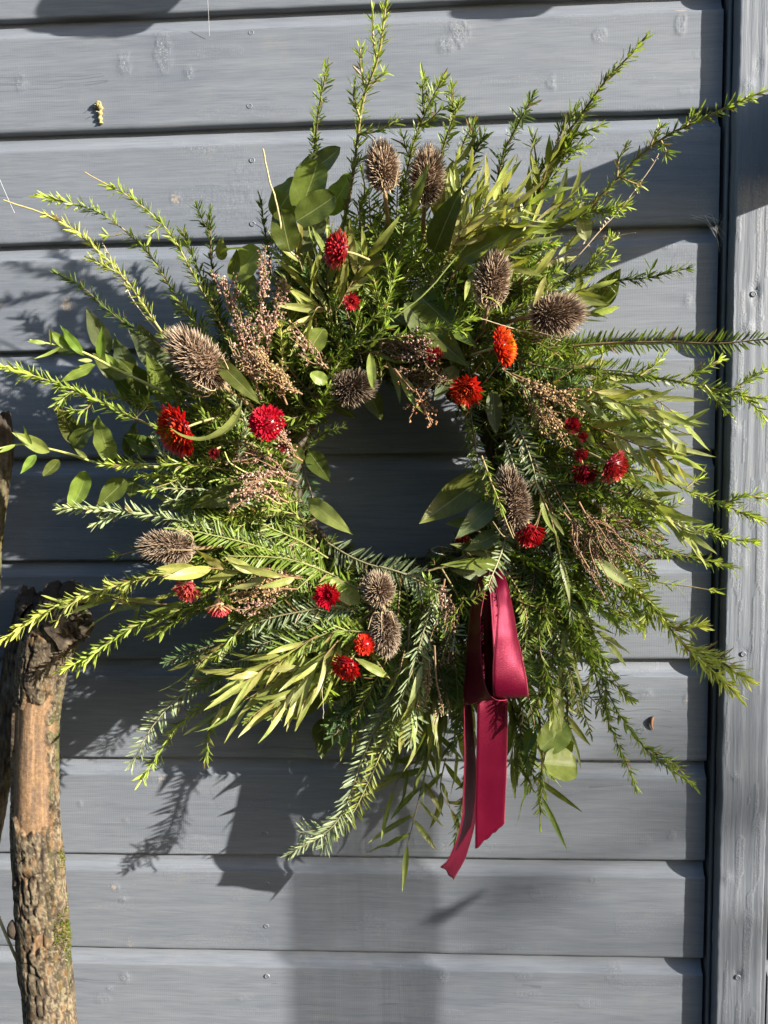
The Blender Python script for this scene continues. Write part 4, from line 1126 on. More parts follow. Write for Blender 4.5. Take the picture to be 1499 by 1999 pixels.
H([(750, 715), (800, 735), (860, 745)], .09, .10, 'k', br=9)
H([(770, 720), (800, 758), (815, 768), (842, 830)], .12, .13, 'o', n=30, br=3, leafc=False, spread=.006)
H([(855, 740), (830, 765), (805, 800)], .12, .13, 'o', n=14, br=3, leafc=False, spread=.006)
H([(1000, 730), (1060, 755), (1130, 780)], .12, .14, 't', br=9)
H([(1010, 740), (1055, 780), (1090, 825)], .12, .135, 't', br=11, spread=.012)
H([(1020, 760), (1040, 800), (1075, 820)], .11, .125, 't', br=9)
H([(580, 1150), (520, 1150), (465, 1162)], .12, .13, 't', br=8)
H([(590, 1125), (550, 1125), (500, 1140)], .12, .13, 't', br=7)
H([(560, 1110), (520, 1180), (470, 1170)], .11, .12, 'p', br=6)
H([(1130, 980), (1165, 1040), (1210, 1080)], .11, .13, 'k', br=12, spread=.016, size=.0020)
H([(1100, 1000), (1150, 1060), (1180, 1100)], .11, .125, 'k', br=12, spread=.016, size=.0020)
H([(1160, 980), (1200, 1020), (1240, 1050)], .10, .12, 'k', br=12, spread=.016, size=.0018)
H([(868, 1130), (864, 1160), (862, 1192)], .13, .135, 'p', br=4, spread=.004)
H([(880, 1160), (872, 1190), (868, 1215)], .12, .125, 'k', br=5)
H([(900, 1190), (885, 1240), (880, 1290)], .10, .11, 'k', br=6)
H([(848, 1260), (852, 1330), (860, 1370), (848, 1415)], .125, .13, 'p', n=26, br=1, spread=.004, size=.0022)
H([(838, 1290), (835, 1340), (828, 1380)], .115, .12, 't', n=30, br=3, spread=.005)
H([(640, 720), (610, 690), (585, 670)], .11, .12, 'p', br=5)

# ---- dry stalks
def stalk(pts, d0, d1, r, c, buds=0, name='dry_stalk'):
    rg = np.random.default_rng(int(abs(pts[0][0]) * 7 + pts[-1][1]))
    st = MB(); P = spline(path(pts, d0, d1), 30)
    P = P + np.cumsum(rg.normal(0, .0002, P.shape), 0)
    tube(st, P, np.linspace(r, r * .7, 30), 5, c)
    for k in range(buds):
        i = int(rg.uniform(.3, 1) * 29)
        D = nrm(rg.normal(0, 1, 3) + VIEW * .4)
        tube(st, np.array([P[i], P[i] + D * .0025, P[i] + D * .0045]), [.0006, .0009, .0004], 4, np.array(c) * 1.1)
    st.build(name, M_DRY, wreath)
stalk([(585, 505), (556, 480), (540, 400), (524, 340), (513, 292)], .13, .17, .0010, (.45, .38, .20))
stalk([(1110, 520), (1160, 465), (1220, 400), (1265, 340), (1288, 300)], .10, .13, .0008, (.40, .33, .24), 10)
stalk([(1100, 500), (1150, 472), (1195, 460), (1242, 452)], .09, .12, .0006, (.30, .22, .17), 10)
stalk([(310, 650), (262, 590), (232, 530), (202, 478)], .08, .11, .0006, (.42, .35, .26), 8)
stalk([(1095, 665), (1060, 655), (1010, 645), (940, 625)], .14, .15, .0007, (.40, .33, .20))
stalk([(560, 945), (500, 930), (455, 905), (440, 880)], .14, .15, .0009, (.40, .42, .13), 3)
stalk([(770, 620), (830, 570), (880, 510), (905, 480)], .14, .15, .0009, (.20, .24, .07))
stalk([(550, 985), (500, 960), (480, 975)], .14, .14, .0009, (.40, .32, .12))
stalk([(940, 1055), (900, 1090), (850, 1110), (800, 1120)], .08, .08, .0016, (.20, .17, .08))
stalk([(930, 1075), (890, 1100), (840, 1115)], .085, .085, .0014, (.24, .2, .09))
stalk([(640, 1300), (628, 1350), (630, 1345), (632, 1400)], .13, .13, .0004, (.4, .36, .28))
stalk([(1020, 900), (1022, 870), (1018, 890)], .14, .14, .0005, (.35, .3, .2))
stalk([(870, 1085), (845, 1075), (860, 1065), (885, 1070)], .09, .095, .0004, (.3, .28, .24), 0, 'wire_loop')

# ------------------------------------------------------------------ teasels
def teasel(c, L, W, ang, d, label, seed, tone=1.0, stem=None, tip='tan'):
    """spiny egg-shaped seed head: centre pixel, length and width in pixels, direction of its top"""
    rg = np.random.default_rng(seed)
    k = PX * (CAM[1] + d) / CAM[1]
    C = U(*c, d)
    ca, sa = math.cos(ang), math.sin(ang)
    ax = nrm(np.array([ca, -.22 if tip == 'tan' else -.6, sa]))
    e1 = nrm(np.cross(ax, VIEW)); e2 = np.cross(ax, e1)
    Lh, R = L * k * .385, W * k * .35
    th = thing('teasel_head', C - ax * Lh, label, 'teasel', 'dried teasel heads tucked into the wreath')
    t = np.linspace(-1, 1, 15)
    prof = R * np.sqrt(np.clip(1 - np.abs(t)**2.2, 0.0, 1)) * (1 - .12 * t)
    m = 16
    a = np.arange(m) * math.tau / m
    V = C + (t[:, None, None] * Lh) * ax + prof[:, None, None] * (np.cos(a)[None, :, None] * e1 + np.sin(a)[None, :, None] * e2)
    i = np.arange(14)[:, None] * m; j = np.arange(m)[None]; j2 = (j + 1) % m
    F = np.stack([i + j, i + j2, i + m + j2, i + m + j], -1).reshape(-1, 4)
    mb = MB(); mb.add(V.reshape(-1, 3), F, np.array((.10, .062, .038)) * tone)
    mb.build('seed_cone', M_DRY, th)
    n = 1000
    q = (np.arange(n) + .5) / n
    tt = 1 - 2 * q
    tt = np.sign(tt) * np.abs(tt)**.95
    az = np.arange(n) * 2.39996 + rg.normal(0, .06, n)
    rr = R * np.sqrt(np.clip(1 - np.abs(tt)**2.2, 0, 1)) * (1 - .12 * tt)
    rad = np.cos(az)[:, None] * e1 + np.sin(az)[:, None] * e2
    base = C + (tt * Lh)[:, None] * ax + rad * rr[:, None] * .96
    N = nrm(rad * (1.02 - np.abs(tt)[:, None]**3) + ax * (np.sign(tt) * np.abs(tt)**2)[:, None] * 1.1)
    D = nrm(N + ax * (.22 + .25 * tt)[:, None] + rg.normal(0, .16, (n, 3)))
    sl_ = W * k * .195 * rg.uniform(.5, 1.3, n) * (1 + .35 * np.clip(tt, 0, 1))
    wd = .00064
    X = nrm(np.cross(D, N + .01)); Y = np.cross(D, X)
    mid = base + D * (sl_ * .55)[:, None]
    up = nrm(D + ax * .28)
    tipv = mid + up * (sl_ * .5)[:, None]
    b0, b1, b2 = base + X * wd, base - X * wd * .5 + Y * wd * .87, base - X * wd * .5 - Y * wd * .87
    m0, m1, m2 = mid + X * wd * .55, mid - X * wd * .28 + Y * wd * .48, mid - X * wd * .28 - Y * wd * .48
    V = np.stack([b0, b1, b2, m0, m1, m2, tipv], 1).reshape(-1, 3)
    f = np.array([(0, 1, 4), (0, 4, 3), (1, 2, 5), (1, 5, 4), (2, 0, 3), (2, 3, 5), (3, 4, 6), (4, 5, 6), (5, 3, 6)])
    F = (np.arange(n)[:, None, None] * 7 + f[None]).reshape(-1, 3)
    cb = np.array((.070, .042, .028)) * tone; ct = np.array((.66, .55, .41)) * tone; cm = np.array((.255, .178, .122)) * tone
    jit = rg.uniform(.8, 1.2, (n, 1, 1))
    C7 = np.stack([np.tile(cb, (n, 3, 1)).reshape(n, 3, 3)], 0)[0]
    C7 = np.concatenate([C7, np.tile(cm, (n, 3)).reshape(n, 3, 3), np.tile(ct, (n, 1)).reshape(n, 1, 3)], 1) * jit
    mb = MB(); mb.add(V, F, C7.reshape(-1, 3))
    mb.build('spines', M_DRY, th, smooth=False, kind='stuff')
    st = MB()
    b = C - ax * Lh
    out = b - ax * .03 + np.array([0, .04, 0])
    tube(st, spline(np.array([b + ax * .004, b - ax * .012 + np.array([0, .006, 0]), out]), 8), .0019, 6, np.array((.24, .17, .09)) * tone)
    st.build('stem', M_DRY, th)
    st = MB()
    for q in range(7):
        az0 = q * math.tau / 7 + rg.normal(0, .2)
        rd = math.cos(az0) * e1 + math.sin(az0) * e2
        l = rg.uniform(.4, .8) * L * k
        tube(st, spline(np.array([b, b + rd * l * .45 - ax * .002, b + rd * l * .75 + ax * l * .45]), 9), np.linspace(.0009, .0003, 9), 4, np.array((.36, .28, .16)) * tone)
    st.build('bracts', M_DRY, th)
    return th
PI = math.pi
teasel((746, 326), 88, 70, PI * .5 + .08, .15, 'pale round teasel at the top of the wreath beside the tall upright sprig', 1, 1.25)
teasel((833, 346), 112, 70, PI * .5 - .10, .14, 'tall teasel at the wreath top with a long green leaf lying across it', 2, 1.15)
teasel((960, 545), 108, 72, PI * .5 - .15, .145, 'teasel with a folded yellow leaf against its left side above the orange flower', 3, 1.05)
teasel((1086, 614), 104, 84, .05, .145, 'plump brown teasel pointing sideways among grey-green leaves on the upper right', 4, 1.0)
teasel((386, 702), 150, 92, PI * .73, .15, 'largest teasel, brown and bristly, above the big red flower with the curled leaf', 5, 1.05)
teasel((688, 757), 92, 70, PI * .06, .125, 'dark teasel overhanging the upper left edge of the wreath hole', 6, .62)
teasel((326, 1068), 114, 68, PI * .97, .15, 'dark brown teasel lying sideways at the lower left over the shaded boards', 7, .75)
teasel((1000, 978), 146, 72, PI * .56, .142, 'long dark teasel half hidden behind a needle sprig right of the hole', 8, .75)
teasel((738, 1150), 66, 66, PI * .55, .135, 'small tawny teasel just below the hole beside the spiky red flower', 9, 1.0, tip='front')
teasel((752, 1235), 92, 62, -PI * .47, .135, 'brown teasel pointing down beside the small bright red flower head', 10, .8)

# ------------------------------------------------------------------ strawflowers
PET_N = 7
def strawflower(c, W, Hh, face, d, label, seed, tone, inner=None, openness=.5, n=95, back=None, disc=None, dome=.55, pin=False):
    """papery flower: pointed bracts in a spiral over a dome; W, Hh are pixels across and along its axis of tilt"""
    rg = np.random.default_rng(seed + 70)
    k = PX * (CAM[1] + d) / CAM[1]
    C = U(*c, d)
    f = np.array(face, float); ax = nrm(np.array([f[0], -f[2], f[1]]))
    e1 = nrm(np.cross(ax, np.array([.13, .2, 1.0]))); e2 = np.cross(ax, e1)
    R = W * k * .5
    th = thing('strawflower', C - ax * R * .5, label, 'flower', 'dried strawflowers tucked into the wreath')
    tone = np.array(tone); inner = tone if inner is None else np.array(inner)
    outer, innr = MB(), MB()
    n = int(n * (1.1 if pin else 1.4))
    for q in range(n):
        u = (q + .5) / n                    # 0 centre, 1 outside
        az = q * 2.39996
        rad = math.cos(az) * e1 + math.sin(az) * e2
        rb = R * (.08 + .46 * u**.6)
        zb = R * dome * (.75 - .95 * u**1.5)
        th_ = (.10 + openness * 1.5 * u**1.1) + rg.normal(0, .07)
        if u < .25: th_ -= .25 * (1 - openness)
        D = ax * math.cos(th_) + rad * math.sin(th_)
        Np = nrm(ax * math.sin(th_) - rad * math.cos(th_))       # inner face
        S_ = np.cross(D, Np)
        L = R * (.40 + .28 * u) * rg.uniform(.85, 1.12)
        w_ = L * (.24 + .08 * u)
        b = C + rad * rb + ax * zb
        if pin:                             # short fine bracts standing all over a dome
            ph = .10 + 1.52 * u**.62
            nrmv = ax * math.cos(ph) + rad * math.sin(ph)
            b = C + rad * R * .74 * math.sin(ph) + ax * R * dome * (math.cos(ph) - .35) + rg.normal(0, .03, 3) * R
            D = nrm(nrmv + ax * .35 * openness + rg.normal(0, .16, 3))
            Np = nrm(ax - D * (ax @ D) + rad * .01); S_ = np.cross(D, Np)
            L = R * rg.uniform(.26, .44) * (.75 + .35 * u); w_ = L * .46
        cur = rg.uniform(.02, .16) * (1 if u > .35 else .6)
        t = np.array([0, .35, .7, 1.0])
        wd = np.array([.55, 1.0, .70, .04]) * w_ * .5
        prof = Np[None] * (cur * L * (1.4 * t**2 - .7 * t))[:, None]
        mid = b + D[None] * (t * L)[:, None] + prof
        V = []
        for r in range(4):
            V += [mid[r] - S_ * wd[r] + Np * wd[r] * .45, mid[r] - Np * 0, mid[r] + S_ * wd[r] + Np * wd[r] * .45]
        F = []
        for r in range(3):
            F += [(3 * r, 3 * r + 1, 3 * r + 4, 3 * r + 3), (3 * r + 1, 3 * r + 2, 3 * r + 5, 3 * r + 4)]
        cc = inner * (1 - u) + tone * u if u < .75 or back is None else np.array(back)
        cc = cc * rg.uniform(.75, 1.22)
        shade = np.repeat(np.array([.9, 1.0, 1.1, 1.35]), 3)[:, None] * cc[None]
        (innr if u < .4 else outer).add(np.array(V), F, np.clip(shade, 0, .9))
    if pin:
        ph = np.linspace(0, 1.75, 9); aa = np.arange(18) * math.tau / 18
        V = C + R * .74 * np.sin(ph)[:, None, None] * (np.cos(aa)[None, :, None] * e1 + np.sin(aa)[None, :, None] * e2) + ax * (R * dome * (np.cos(ph) - .35))[:, None, None]
        i = np.arange(8)[:, None] * 18; j = np.arange(18)[None]
        innr.add(V.reshape(-1, 3), np.stack([i + j, i + (j + 1) % 18, i + 18 + (j + 1) % 18, i + 18 + j], -1).reshape(-1, 4), tone * .55)
    innr.build('inner_bracts', M_PETAL, th)
    outer.build('outer_bracts', M_PETAL, th)
    # calyx and short stem behind
    mb = MB()
    tube(mb, np.array([C + ax * R * .25, C - ax * R * .2, C - ax * R * .45, C - ax * R * .6]), [R * .36, R * .38, R * .22, R * .06], 10, tone * .55 if back is None else np.array(back) * .8)
    tube(mb, spline(np.array([C - ax * R * .5, C - ax * R * 1.1, C - ax * R * 1.8 + np.array([0, .015, 0])]), 6), .0011, 5, (.30, .27, .12))
    mb.build('calyx', M_DRY, th)
    if disc is not None:
        mb = MB()
        nn = 70
        q = np.sqrt((np.arange(nn) + .5) / nn); az = np.arange(nn) * 2.39996
        rad = np.cos(az)[:, None] * e1 + np.sin(az)[:, None] * e2
        b = C + rad * (q * R * .34)[:, None] + ax * (R * dome * .55)
        blades(mb, b, nrm(ax + rad * q[:, None] * .4), rad + .01, R * .26, R * .07, np.array(disc) * rg.uniform(.7, 1.2, (nn, 1)))
        mb.build('disc', M_PETAL, th, smooth=False)
    return th
RED = (.44, .010, .016); CRI = (.28, .009, .022); DRK = (.17, .010, .018)
PNK = (.45, .06, .075); ORA = (.55, .085, .012)
SF = strawflower
SF((657, 488), 74, 50, (-.86, .12, .48), .155, 'crimson strawflower seen from the side in the yellow leaves at the upper left', 1, CRI, (.55, .03, .04), .5, 150, pin=True, dome=.6, back=(.45, .12, .08))
SF((686, 588), 38, 30, (.1, -.35, .9), .15, 'small pinkish half open strawflower under the crimson one at the upper left', 2, (.42, .03, .05), (.5, .05, .05), .62, 60)
SF((850, 697), 46, 34, (-.2, .2, .9), .14, 'dark red strawflower half hidden under big leaves above the hole', 3, DRK, (.4, .02, .03), .35, 60)
SF((984, 676), 74, 42, (.90, .16, .40), .16, 'upright orange and red strawflower edge on, right of the hole top', 4, (.42, .014, .008), (.58, .12, .015), .4, 190, disc=(.75, .38, .03), pin=True, dome=.5)
SF((912, 760), 68, 55, (-.25, -.35, .85), .15, 'orange-red open strawflower at the upper right corner of the hole', 5, (.46, .026, .016), (.50, .07, .02), .66, 95, disc=(.42, .12, .03))
SF((343, 842), 100, 84, (-.66, -.30, .68), .155, 'biggest red strawflower, its yellow eye crossed by a curled leaf', 6, RED, (.62, .07, .02), .5, 250, disc=(.42, .32, .03), pin=True, dome=.42)
SF((520, 824), 68, 64, (.05, .3, .95), .155, 'bright crimson domed strawflower beside heather left of the hole', 7, (.52, .008, .030), (.56, .02, .05), .5, 200, pin=True, dome=.75)
SF((420, 882), 34, 30, (0, -.3, .9), .162, 'tiny dark red bud right of the biggest red strawflower', 8, DRK, None, .2, 50)
SF((640, 1163), 58, 52, (-.1, .15, .97), .155, 'deep red spiky strawflower beside a pale leaf below the hole', 9, (.42, .006, .022), (.46, .008, .03), .62, 70)
SF((368, 1148), 60, 40, (-.15, -.55, .75), .16, 'pinkish red strawflower with a yellow leaf over it at the lower left', 10, (.42, .03, .06), (.45, .1, .07), .6, 80, back=(.40, .07, .08))
SF((427, 1183), 56, 46, (.05, -.95, .18), .145, 'faded pink strawflower hanging face down and showing its straw-coloured back', 11, PNK, None, .85, 70, back=(.50, .30, .16))
SF((712, 1258), 42, 38, (.2, .35, .9), .145, 'small bright red bristly strawflower touching the downward pointing teasel', 12, (.60, .012, .014), (.62, .05, .01), .4, 110, pin=True, dome=.8)
SF((674, 1304), 62, 48, (-.35, -.45, .8), .15, 'red strawflower facing down over narrow leaves at the wreath bottom', 13, (.50, .008, .018), (.40, .02, .01), .4, 150, pin=True, dome=.55)
SF((1116, 832), 40, 36, (.1, .2, .95), .162, 'dark maroon strawflower at the top of the right hand cluster', 14, DRK, (.22, .01, .02), .42, 70)
SF((1134, 851), 32, 28, (.3, -.1, .9), .168, 'smallest maroon bud between two dark flowers in the right hand cluster', 15, (.13, .008, .014), None, .25, 46)
SF((1130, 885), 42, 38, (.2, -.25, .9), .166, 'closed dark red bud above the pair of flat flowers on the right', 16, (.14, .007, .013), (.2, .014, .02), .28, 66)
SF((1140, 920), 56, 38, (.05, -.6, .7), .15, 'wine red strawflower facing down, left one of the flat pair on the right', 17, (.21, .008, .022), (.24, .014, .026), .66, 84)
SF((1200, 912), 66, 48, (.74, -.48, .46), .155, 'tilted red strawflower, right one of the flat pair, near the willow leaves', 18, (.27, .010, .016), (.30, .02, .016), .5, 150, back=(.42, .06, .08), pin=True, dome=.7)
SF((1034, 1038), 66, 46, (.05, -.62, .72), .145, 'red strawflower under the long dark teasel right of the hole', 19, (.33, .010, .018), (.34, .015, .02), .5, 96)
SF((905, 1056), 36, 28, (-.2, .1, .9), .095, 'shaded dark red strawflower behind leaves at the lower right of the hole', 20, DRK, None, .4, 50)
SF((551, 868), 30, 28, (.4, -.2, .85), .145, 'little pink-red strawflower in the heather under the crimson dome', 21, (.48, .015, .05), None, .5, 46)

# ------------------------------------------------------------------ ribbon bow
t = NT('burgundy_satin')
tc = t.n('ShaderNodeTexCoord')
uvn = t.n('ShaderNodeMapping', ins={0: tc.outputs['UV'], 3: (1, 1, 1)})
wl = t.noise(t.n('ShaderNodeMapping', ins={0: tc.outputs['UV'], 3: (14, 900, 1)}).outputs[0], 1.0, 2, .5)
w2 = t.noise(t.n('ShaderNodeMapping', ins={0: tc.outputs['UV'], 3: (260, 40, 1)}).outputs[0], 1.0, 2, .5)
spx = t.n('ShaderNodeSeparateXYZ', ins={0: tc.outputs['UV']})
ed = t.math('GREATER_THAN', t.math('ABSOLUTE', t.math('SUBTRACT', spx.outputs[0], .5)), .478)
cc = t.mix(wl, (.046, .0010, .0075), (.072, .0018, .012))
cc = t.mix(t.math('MULTIPLY', ed, .45), cc, (.36, .06, .08))
t.set(Base_Color=cc, Roughness=.38, Specular_IOR_Level=.5, Anisotropic=.4, Normal=t.bump(t.math('ADD', wl, t.math('ADD', w2, t.noise(tc.outputs['Object'], 1500, 2, .6))), .30, .0003))
t.b.inputs['Specular Tint'].default_value = (1.0, .16, .30, 1)
tr = t.n('ShaderNodeBsdfTranslucent', ins={0: (.10, .002, .012, 1)})
ms = t.n('ShaderNodeMixShader', ins={0: .12, 1: t.b.outputs[0], 2: tr.outputs[0]})
t.l(ms.outputs[0], t.out.inputs[0])
M_SATIN = t.m
rib = thing('ribbon_bow', U(950, 1130, .12), 'burgundy satin ribbon with one hanging loop and two cut tails on the wreath bottom', 'ribbon')
def strip(name, rows, nL=60, nW=9, cup=0.0):
    """ribbon strip from rows of (left pixel, depth, right pixel, depth)"""
    Lp = spline(np.array([U(a[0], a[1], a[2]) for a, b in rows]), nL)
    Rp = spline(np.array([U(b[0], b[1], b[2]) for a, b in rows]), nL)
    u = np.linspace(0, 1, nW)
    V = Lp[:, None] * (1 - u)[None, :, None] + Rp[:, None] * u[None, :, None]
    Tn = nrm(np.gradient((Lp + Rp) / 2, axis=0)); Wd = nrm(Rp - Lp); N = np.cross(Wd, Tn)
    V = V + (N[:, None] * (cup * np.sin(np.pi * u))[None, :, None])
    th = .00035
    sl_ = np.concatenate([[0], np.cumsum(np.linalg.norm(np.diff((Lp + Rp) / 2, axis=0), axis=1))])
    sd_ = len(rows) * 3 + nL
    rp = .0022 * (vnoise(np.repeat(sl_[:, None], nW, 1) * 26 + sd_, np.tile(u * 1.6, (nL, 1)) + sd_, 91) - .5) + .0009 * (vnoise(np.repeat(sl_[:, None], nW, 1) * 75 + sd_, np.tile(u * 3, (nL, 1)), 92) - .5)
    V = V + N[:, None] * rp[..., None]
    if name == 'tail':                      # cut end a little frayed
        V[-1] += Tn[-1] * np.random.default_rng(sd_).uniform(-.0016, .0010, nW)[:, None]
    i = (np.arange(nL - 1)[:, None] * nW + np.arange(nW - 1)[None]).ravel()
    F = np.stack([i, i + 1, i + nW + 1, i + nW], 1)
    s = np.concatenate([[0], np.cumsum(np.linalg.norm(np.diff((Lp + Rp) / 2, axis=0), axis=1))])
    uv = np.stack([np.tile(u, (nL, 1)), np.repeat(s[:, None], nW, 1)], -1).reshape(-1, 2)
    A1 = V.reshape(-1, 3); A2 = (V - N[:, None] * th * 2).reshape(-1, 3)
    m = nL * nW
    edge = []
    for r in range(nL - 1):
        edge += [(r * nW, (r + 1) * nW, (r + 1) * nW + m, r * nW + m), ((r + 1) * nW - 1, (r + 1) * nW - 1 + m, (r + 2) * nW - 1 + m, (r + 2) * nW - 1)]
    for q in range(nW - 1):
        edge += [(q, q + m, q + 1 + m, q + 1), ((nL - 1) * nW + q, (nL - 1) * nW + q + 1, (nL - 1) * nW + q + 1 + m, (nL - 1) * nW + q + m)]
    return mobj(name, np.vstack([A1, A2]), [np.concatenate([F, F[:, ::-1] + m, np.array(edge)])], M_SATIN, rib, None, True, np.vstack([uv, uv]))
# the loop: down the front, round the open bottom, up the back on the left
strip('loop', [((962, 1118, .120), (980, 1114, .112)), ((966, 1140, .137), (988, 1136, .128)), ((972, 1180, .150), (997, 1176, .134)), ((970, 1225, .160), (1006, 1220, .140)), ((964, 1280, .167), (1017, 1272, .148)), ((961, 1325, .170), (1026, 1316, .155)),
               ((962, 1349, .168), (1030, 1343, .156)), ((964, 1360, .162), (1031, 1356, .151)), ((966, 1360, .152), (1030, 1355, .142)), ((966, 1345, .145), (1024, 1340, .134)), ((962, 1250, .126), (1000, 1245, .118)), ((956, 1140, .112), (974, 1136, .108))], 110, 11, -.0022)
strip('loop', [((934, 1126, .118), (958, 1116, .122)), ((925, 1160, .124), (950, 1146, .138)), ((916, 1210, .122), (940, 1200, .146)), ((910, 1270, .120), (938, 1262, .150)), ((907, 1330, .122), (944, 1322, .155)), ((906, 1360, .126), (953, 1350, .160)),
               ((909, 1374, .130), (966, 1364, .165)), ((920, 1374, .134), (980, 1366, .163)), ((938, 1364, .128), (990, 1358, .150)), ((944, 1320, .118), (976, 1310, .132)), ((944, 1220, .110), (966, 1214, .118)), ((940, 1130, .106), (962, 1124, .108))], 110, 11, .0020)
strip('tail', [((938, 1150, .098), (962, 1146, .098)), ((934, 1220, .102), (980, 1216, .102)), ((932, 1300, .108), (990, 1300, .106)), ((931, 1372, .118), (991, 1370, .112)), ((930, 1450, .123), (990, 1445, .114)), ((928, 1550, .127), (987, 1535, .117)), ((927, 1658, .130), (985, 1609, .119))], 70, 11, .0015)
strip('tail', [((906, 1330, .112), (914, 1320, .106)), ((905, 1400, .117), (919, 1390, .106)), ((905, 1470, .122), (926, 1455, .105)), ((905, 1540, .126), (931, 1530, .102)), ((901, 1600, .129), (929, 1590, .097)), ((888, 1650, .128), (917, 1645, .098)), ((874, 1680, .127), (902, 1685, .098)), ((861, 1693, .126), (884, 1716, .098))], 80, 9, .0012)

# ------------------------------------------------------------------ logs leaning against the shed on the left
t = NT('log_bark')
at = t.n('ShaderNodeAttribute', attribute_name='Col').outputs[0]
g = t.n('ShaderNodeTexCoord').outputs['Object']
n1 = t.noise(g, 260, 5, .7); n2 = t.noise(g, 90, 4, .65)
t.set(Base_Color=t.mix(1.0, at, t.ramp(n1, [(.25, (.55, .55, .55)), (.75, (1.4, 1.38, 1.3))]), 'MULTIPLY'), Roughness=.85, Specular_IOR_Level=.2,
      Normal=t.bump(t.math('ADD', n1, n2), .7, .0015))
M_BARK = t.m
def log(label, rows, seed, peel=None, jag=.012, pale=.5, shade=1.0, res=(96, 420)):
    """rows: centre pixel, half width in pixels, depth of the axis; top first. The bark is one part, the broken top another."""
    na, nl = res
    P0 = np.array([U(a, b, d) for a, b, hw, d in rows])
    R0 = np.array([hw * PX * (CAM[1] + d) / CAM[1] for a, b, hw, d in rows])
    base = P0[-1]
    down = nrm(P0[-1] - P0[-2]); kk = (base[2] - .02) / -down[2]
    P0 = np.vstack([P0, base + down * kk * .5 + np.array([0, -.03, 0]), base + down * kk + np.array([0, -.06, 0])]); R0 = np.append(R0, [R0[-1] * 1.05, R0[-1] * 1.12])
    Q = spline(np.column_stack([P0, R0]), nl)
    # put most rows in the part the picture shows
    P, R = Q[:, :3], Q[:, 3]
    T, A, B = frames(P)
    th = thing('leaning_log', P[-1], label, 'log', 'logs leaning against the shed')
    a = np.arange(na) * math.tau / na
    AA, SS = np.meshgrid(a, np.linspace(0, 1, nl))
    s = np.concatenate([[0], np.cumsum(np.linalg.norm(np.diff(P, axis=0), axis=1))])
    Sm = np.repeat(s[:, None], na, 1)
    def cyl(fx, fy, sd):                    # noise that closes round the trunk
        return .5 * (vnoise(np.cos(AA) * fx + 50, Sm * fy, sd) + vnoise(np.sin(AA) * fx + 90, Sm * fy, sd + 1))
    lump = cyl(2.2, 16, seed) - .5
    plate = cyl(9, 110, seed + 3); crackn = np.abs(cyl(7, 70, seed + 5) - .5)
    crack = np.exp(-(crackn / .026)**2)
    fine = cyl(22, 420, seed + 7)
    up_dir = -(A * 0 + VIEW)                # the visible side
    rad = np.cos(AA)[..., None] * A[:, None] + np.sin(AA)[..., None] * B[:, None]
    front = rad @ VIEW
    right = rad @ np.array([1.0, 0, 0])
    bare = np.zeros_like(AA)
    if peel:
        for (p0, p1, lo, hi) in peel:       # peeled between two heights, over a range of the visible width
            z0, z1 = U(70, p0, .11)[2], U(70, p1, .11)[2]
            Z = np.repeat(P[:, 2][:, None], na, 1)
            wob = .020 * (vnoise(AA * 3.2, Sm * 8, seed + 11) - .5) + .004 * (vnoise(AA * 9, Sm * 60, seed + 12) - .5)
            wob2 = .5 * (vnoise(AA * 2, Sm * 22, seed + 13) - .5) + .2 * (vnoise(AA * 2, Sm * 90, seed + 14) - .5)
            m = (Z + wob < z0) & (Z + wob > z1) & (right + wob2 * .7 > lo) & (right + wob2 * .7 < hi) & (front > 0)
            bare = np.maximum(bare, m.astype(float))
    r = R[:, None] * (1 + .13 * lump) + (1 - bare) * (.0016 * (plate - .5) + .0010 * (fine - .5) - .0028 * crack) - bare * (.0034 + .0006 * (cyl(26, 6, seed + 20) - .5))
    # jagged broken end
    jj = jag * (vnoise(AA * 1.6, AA * 0 + seed, seed + 30) - .3) + jag * .7 * (vnoise(AA * 5, AA * 0, seed + 31) - .5)
    w_ = np.clip(1 - Sm / .05, 0, 1)**2
    V = P[:, None] + rad * r[..., None] - T[:, None] * (jj * w_)[..., None]
    lich = np.clip((cyl(26, 240, seed + 40) - .52) * 7, 0, 1) * np.clip((cyl(3, 14, seed + 41) - .36) * 5, 0, 1) * pale
    lich2 = np.clip((cyl(60, 560, seed + 45) - .56) * 9, 0, 1) * pale
    dark, mid = np.array((.050, .038, .029)), np.array((.125, .095, .068))
    c = dark + (mid - dark) * np.clip((plate - .25) * 1.8, 0, 1)[..., None]
    c = c + (np.array((.42, .35, .235)) - c) * np.clip(np.maximum(lich, lich2 * .8), 0, 1)[..., None]
    oran = np.clip((cyl(14, 110, seed + 47) - .62) * 8, 0, 1)[..., None] * .45
    c = c + (np.array((.26, .14, .055)) - c) * oran
    mossy = np.clip((cyl(5, 30, seed + 50) - .50) * 5, 0, 1)[..., None] * np.clip((right - .35) * 1.6, 0, 1)[..., None] * .5
    c = c + (np.array((.085, .115, .025)) - c) * mossy
    c = c * (1 - .7 * crack)[..., None]
    grain = cyl(34, 7, seed + 60)[..., None]; st = np.clip((cyl(13, 45, seed + 61) - .5) * 5, 0, 1)[..., None]
    wood = np.array((.285, .180, .105)) * (.50 + .9 * grain)
    wood = wood + (np.array((.17, .115, .085)) - wood) * st * .85
    c = c + (wood - c) * bare[..., None]
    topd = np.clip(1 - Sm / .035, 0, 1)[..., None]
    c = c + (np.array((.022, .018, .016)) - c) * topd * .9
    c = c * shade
    i = (np.arange(nl - 1)[:, None] * na + np.arange(na)[None]); i2 = (np.arange(nl - 1)[:, None] * na + (np.arange(na)[None] + 1) % na)
    F = np.stack([i, i2, i2 + na, i + na], -1).reshape(-1, 4)
    mobj('bark', V.reshape(-1, 3), F, M_BARK, th, c.reshape(-1, 3))
    # the splintered end: a sunken, ragged face
    ring = V[0]
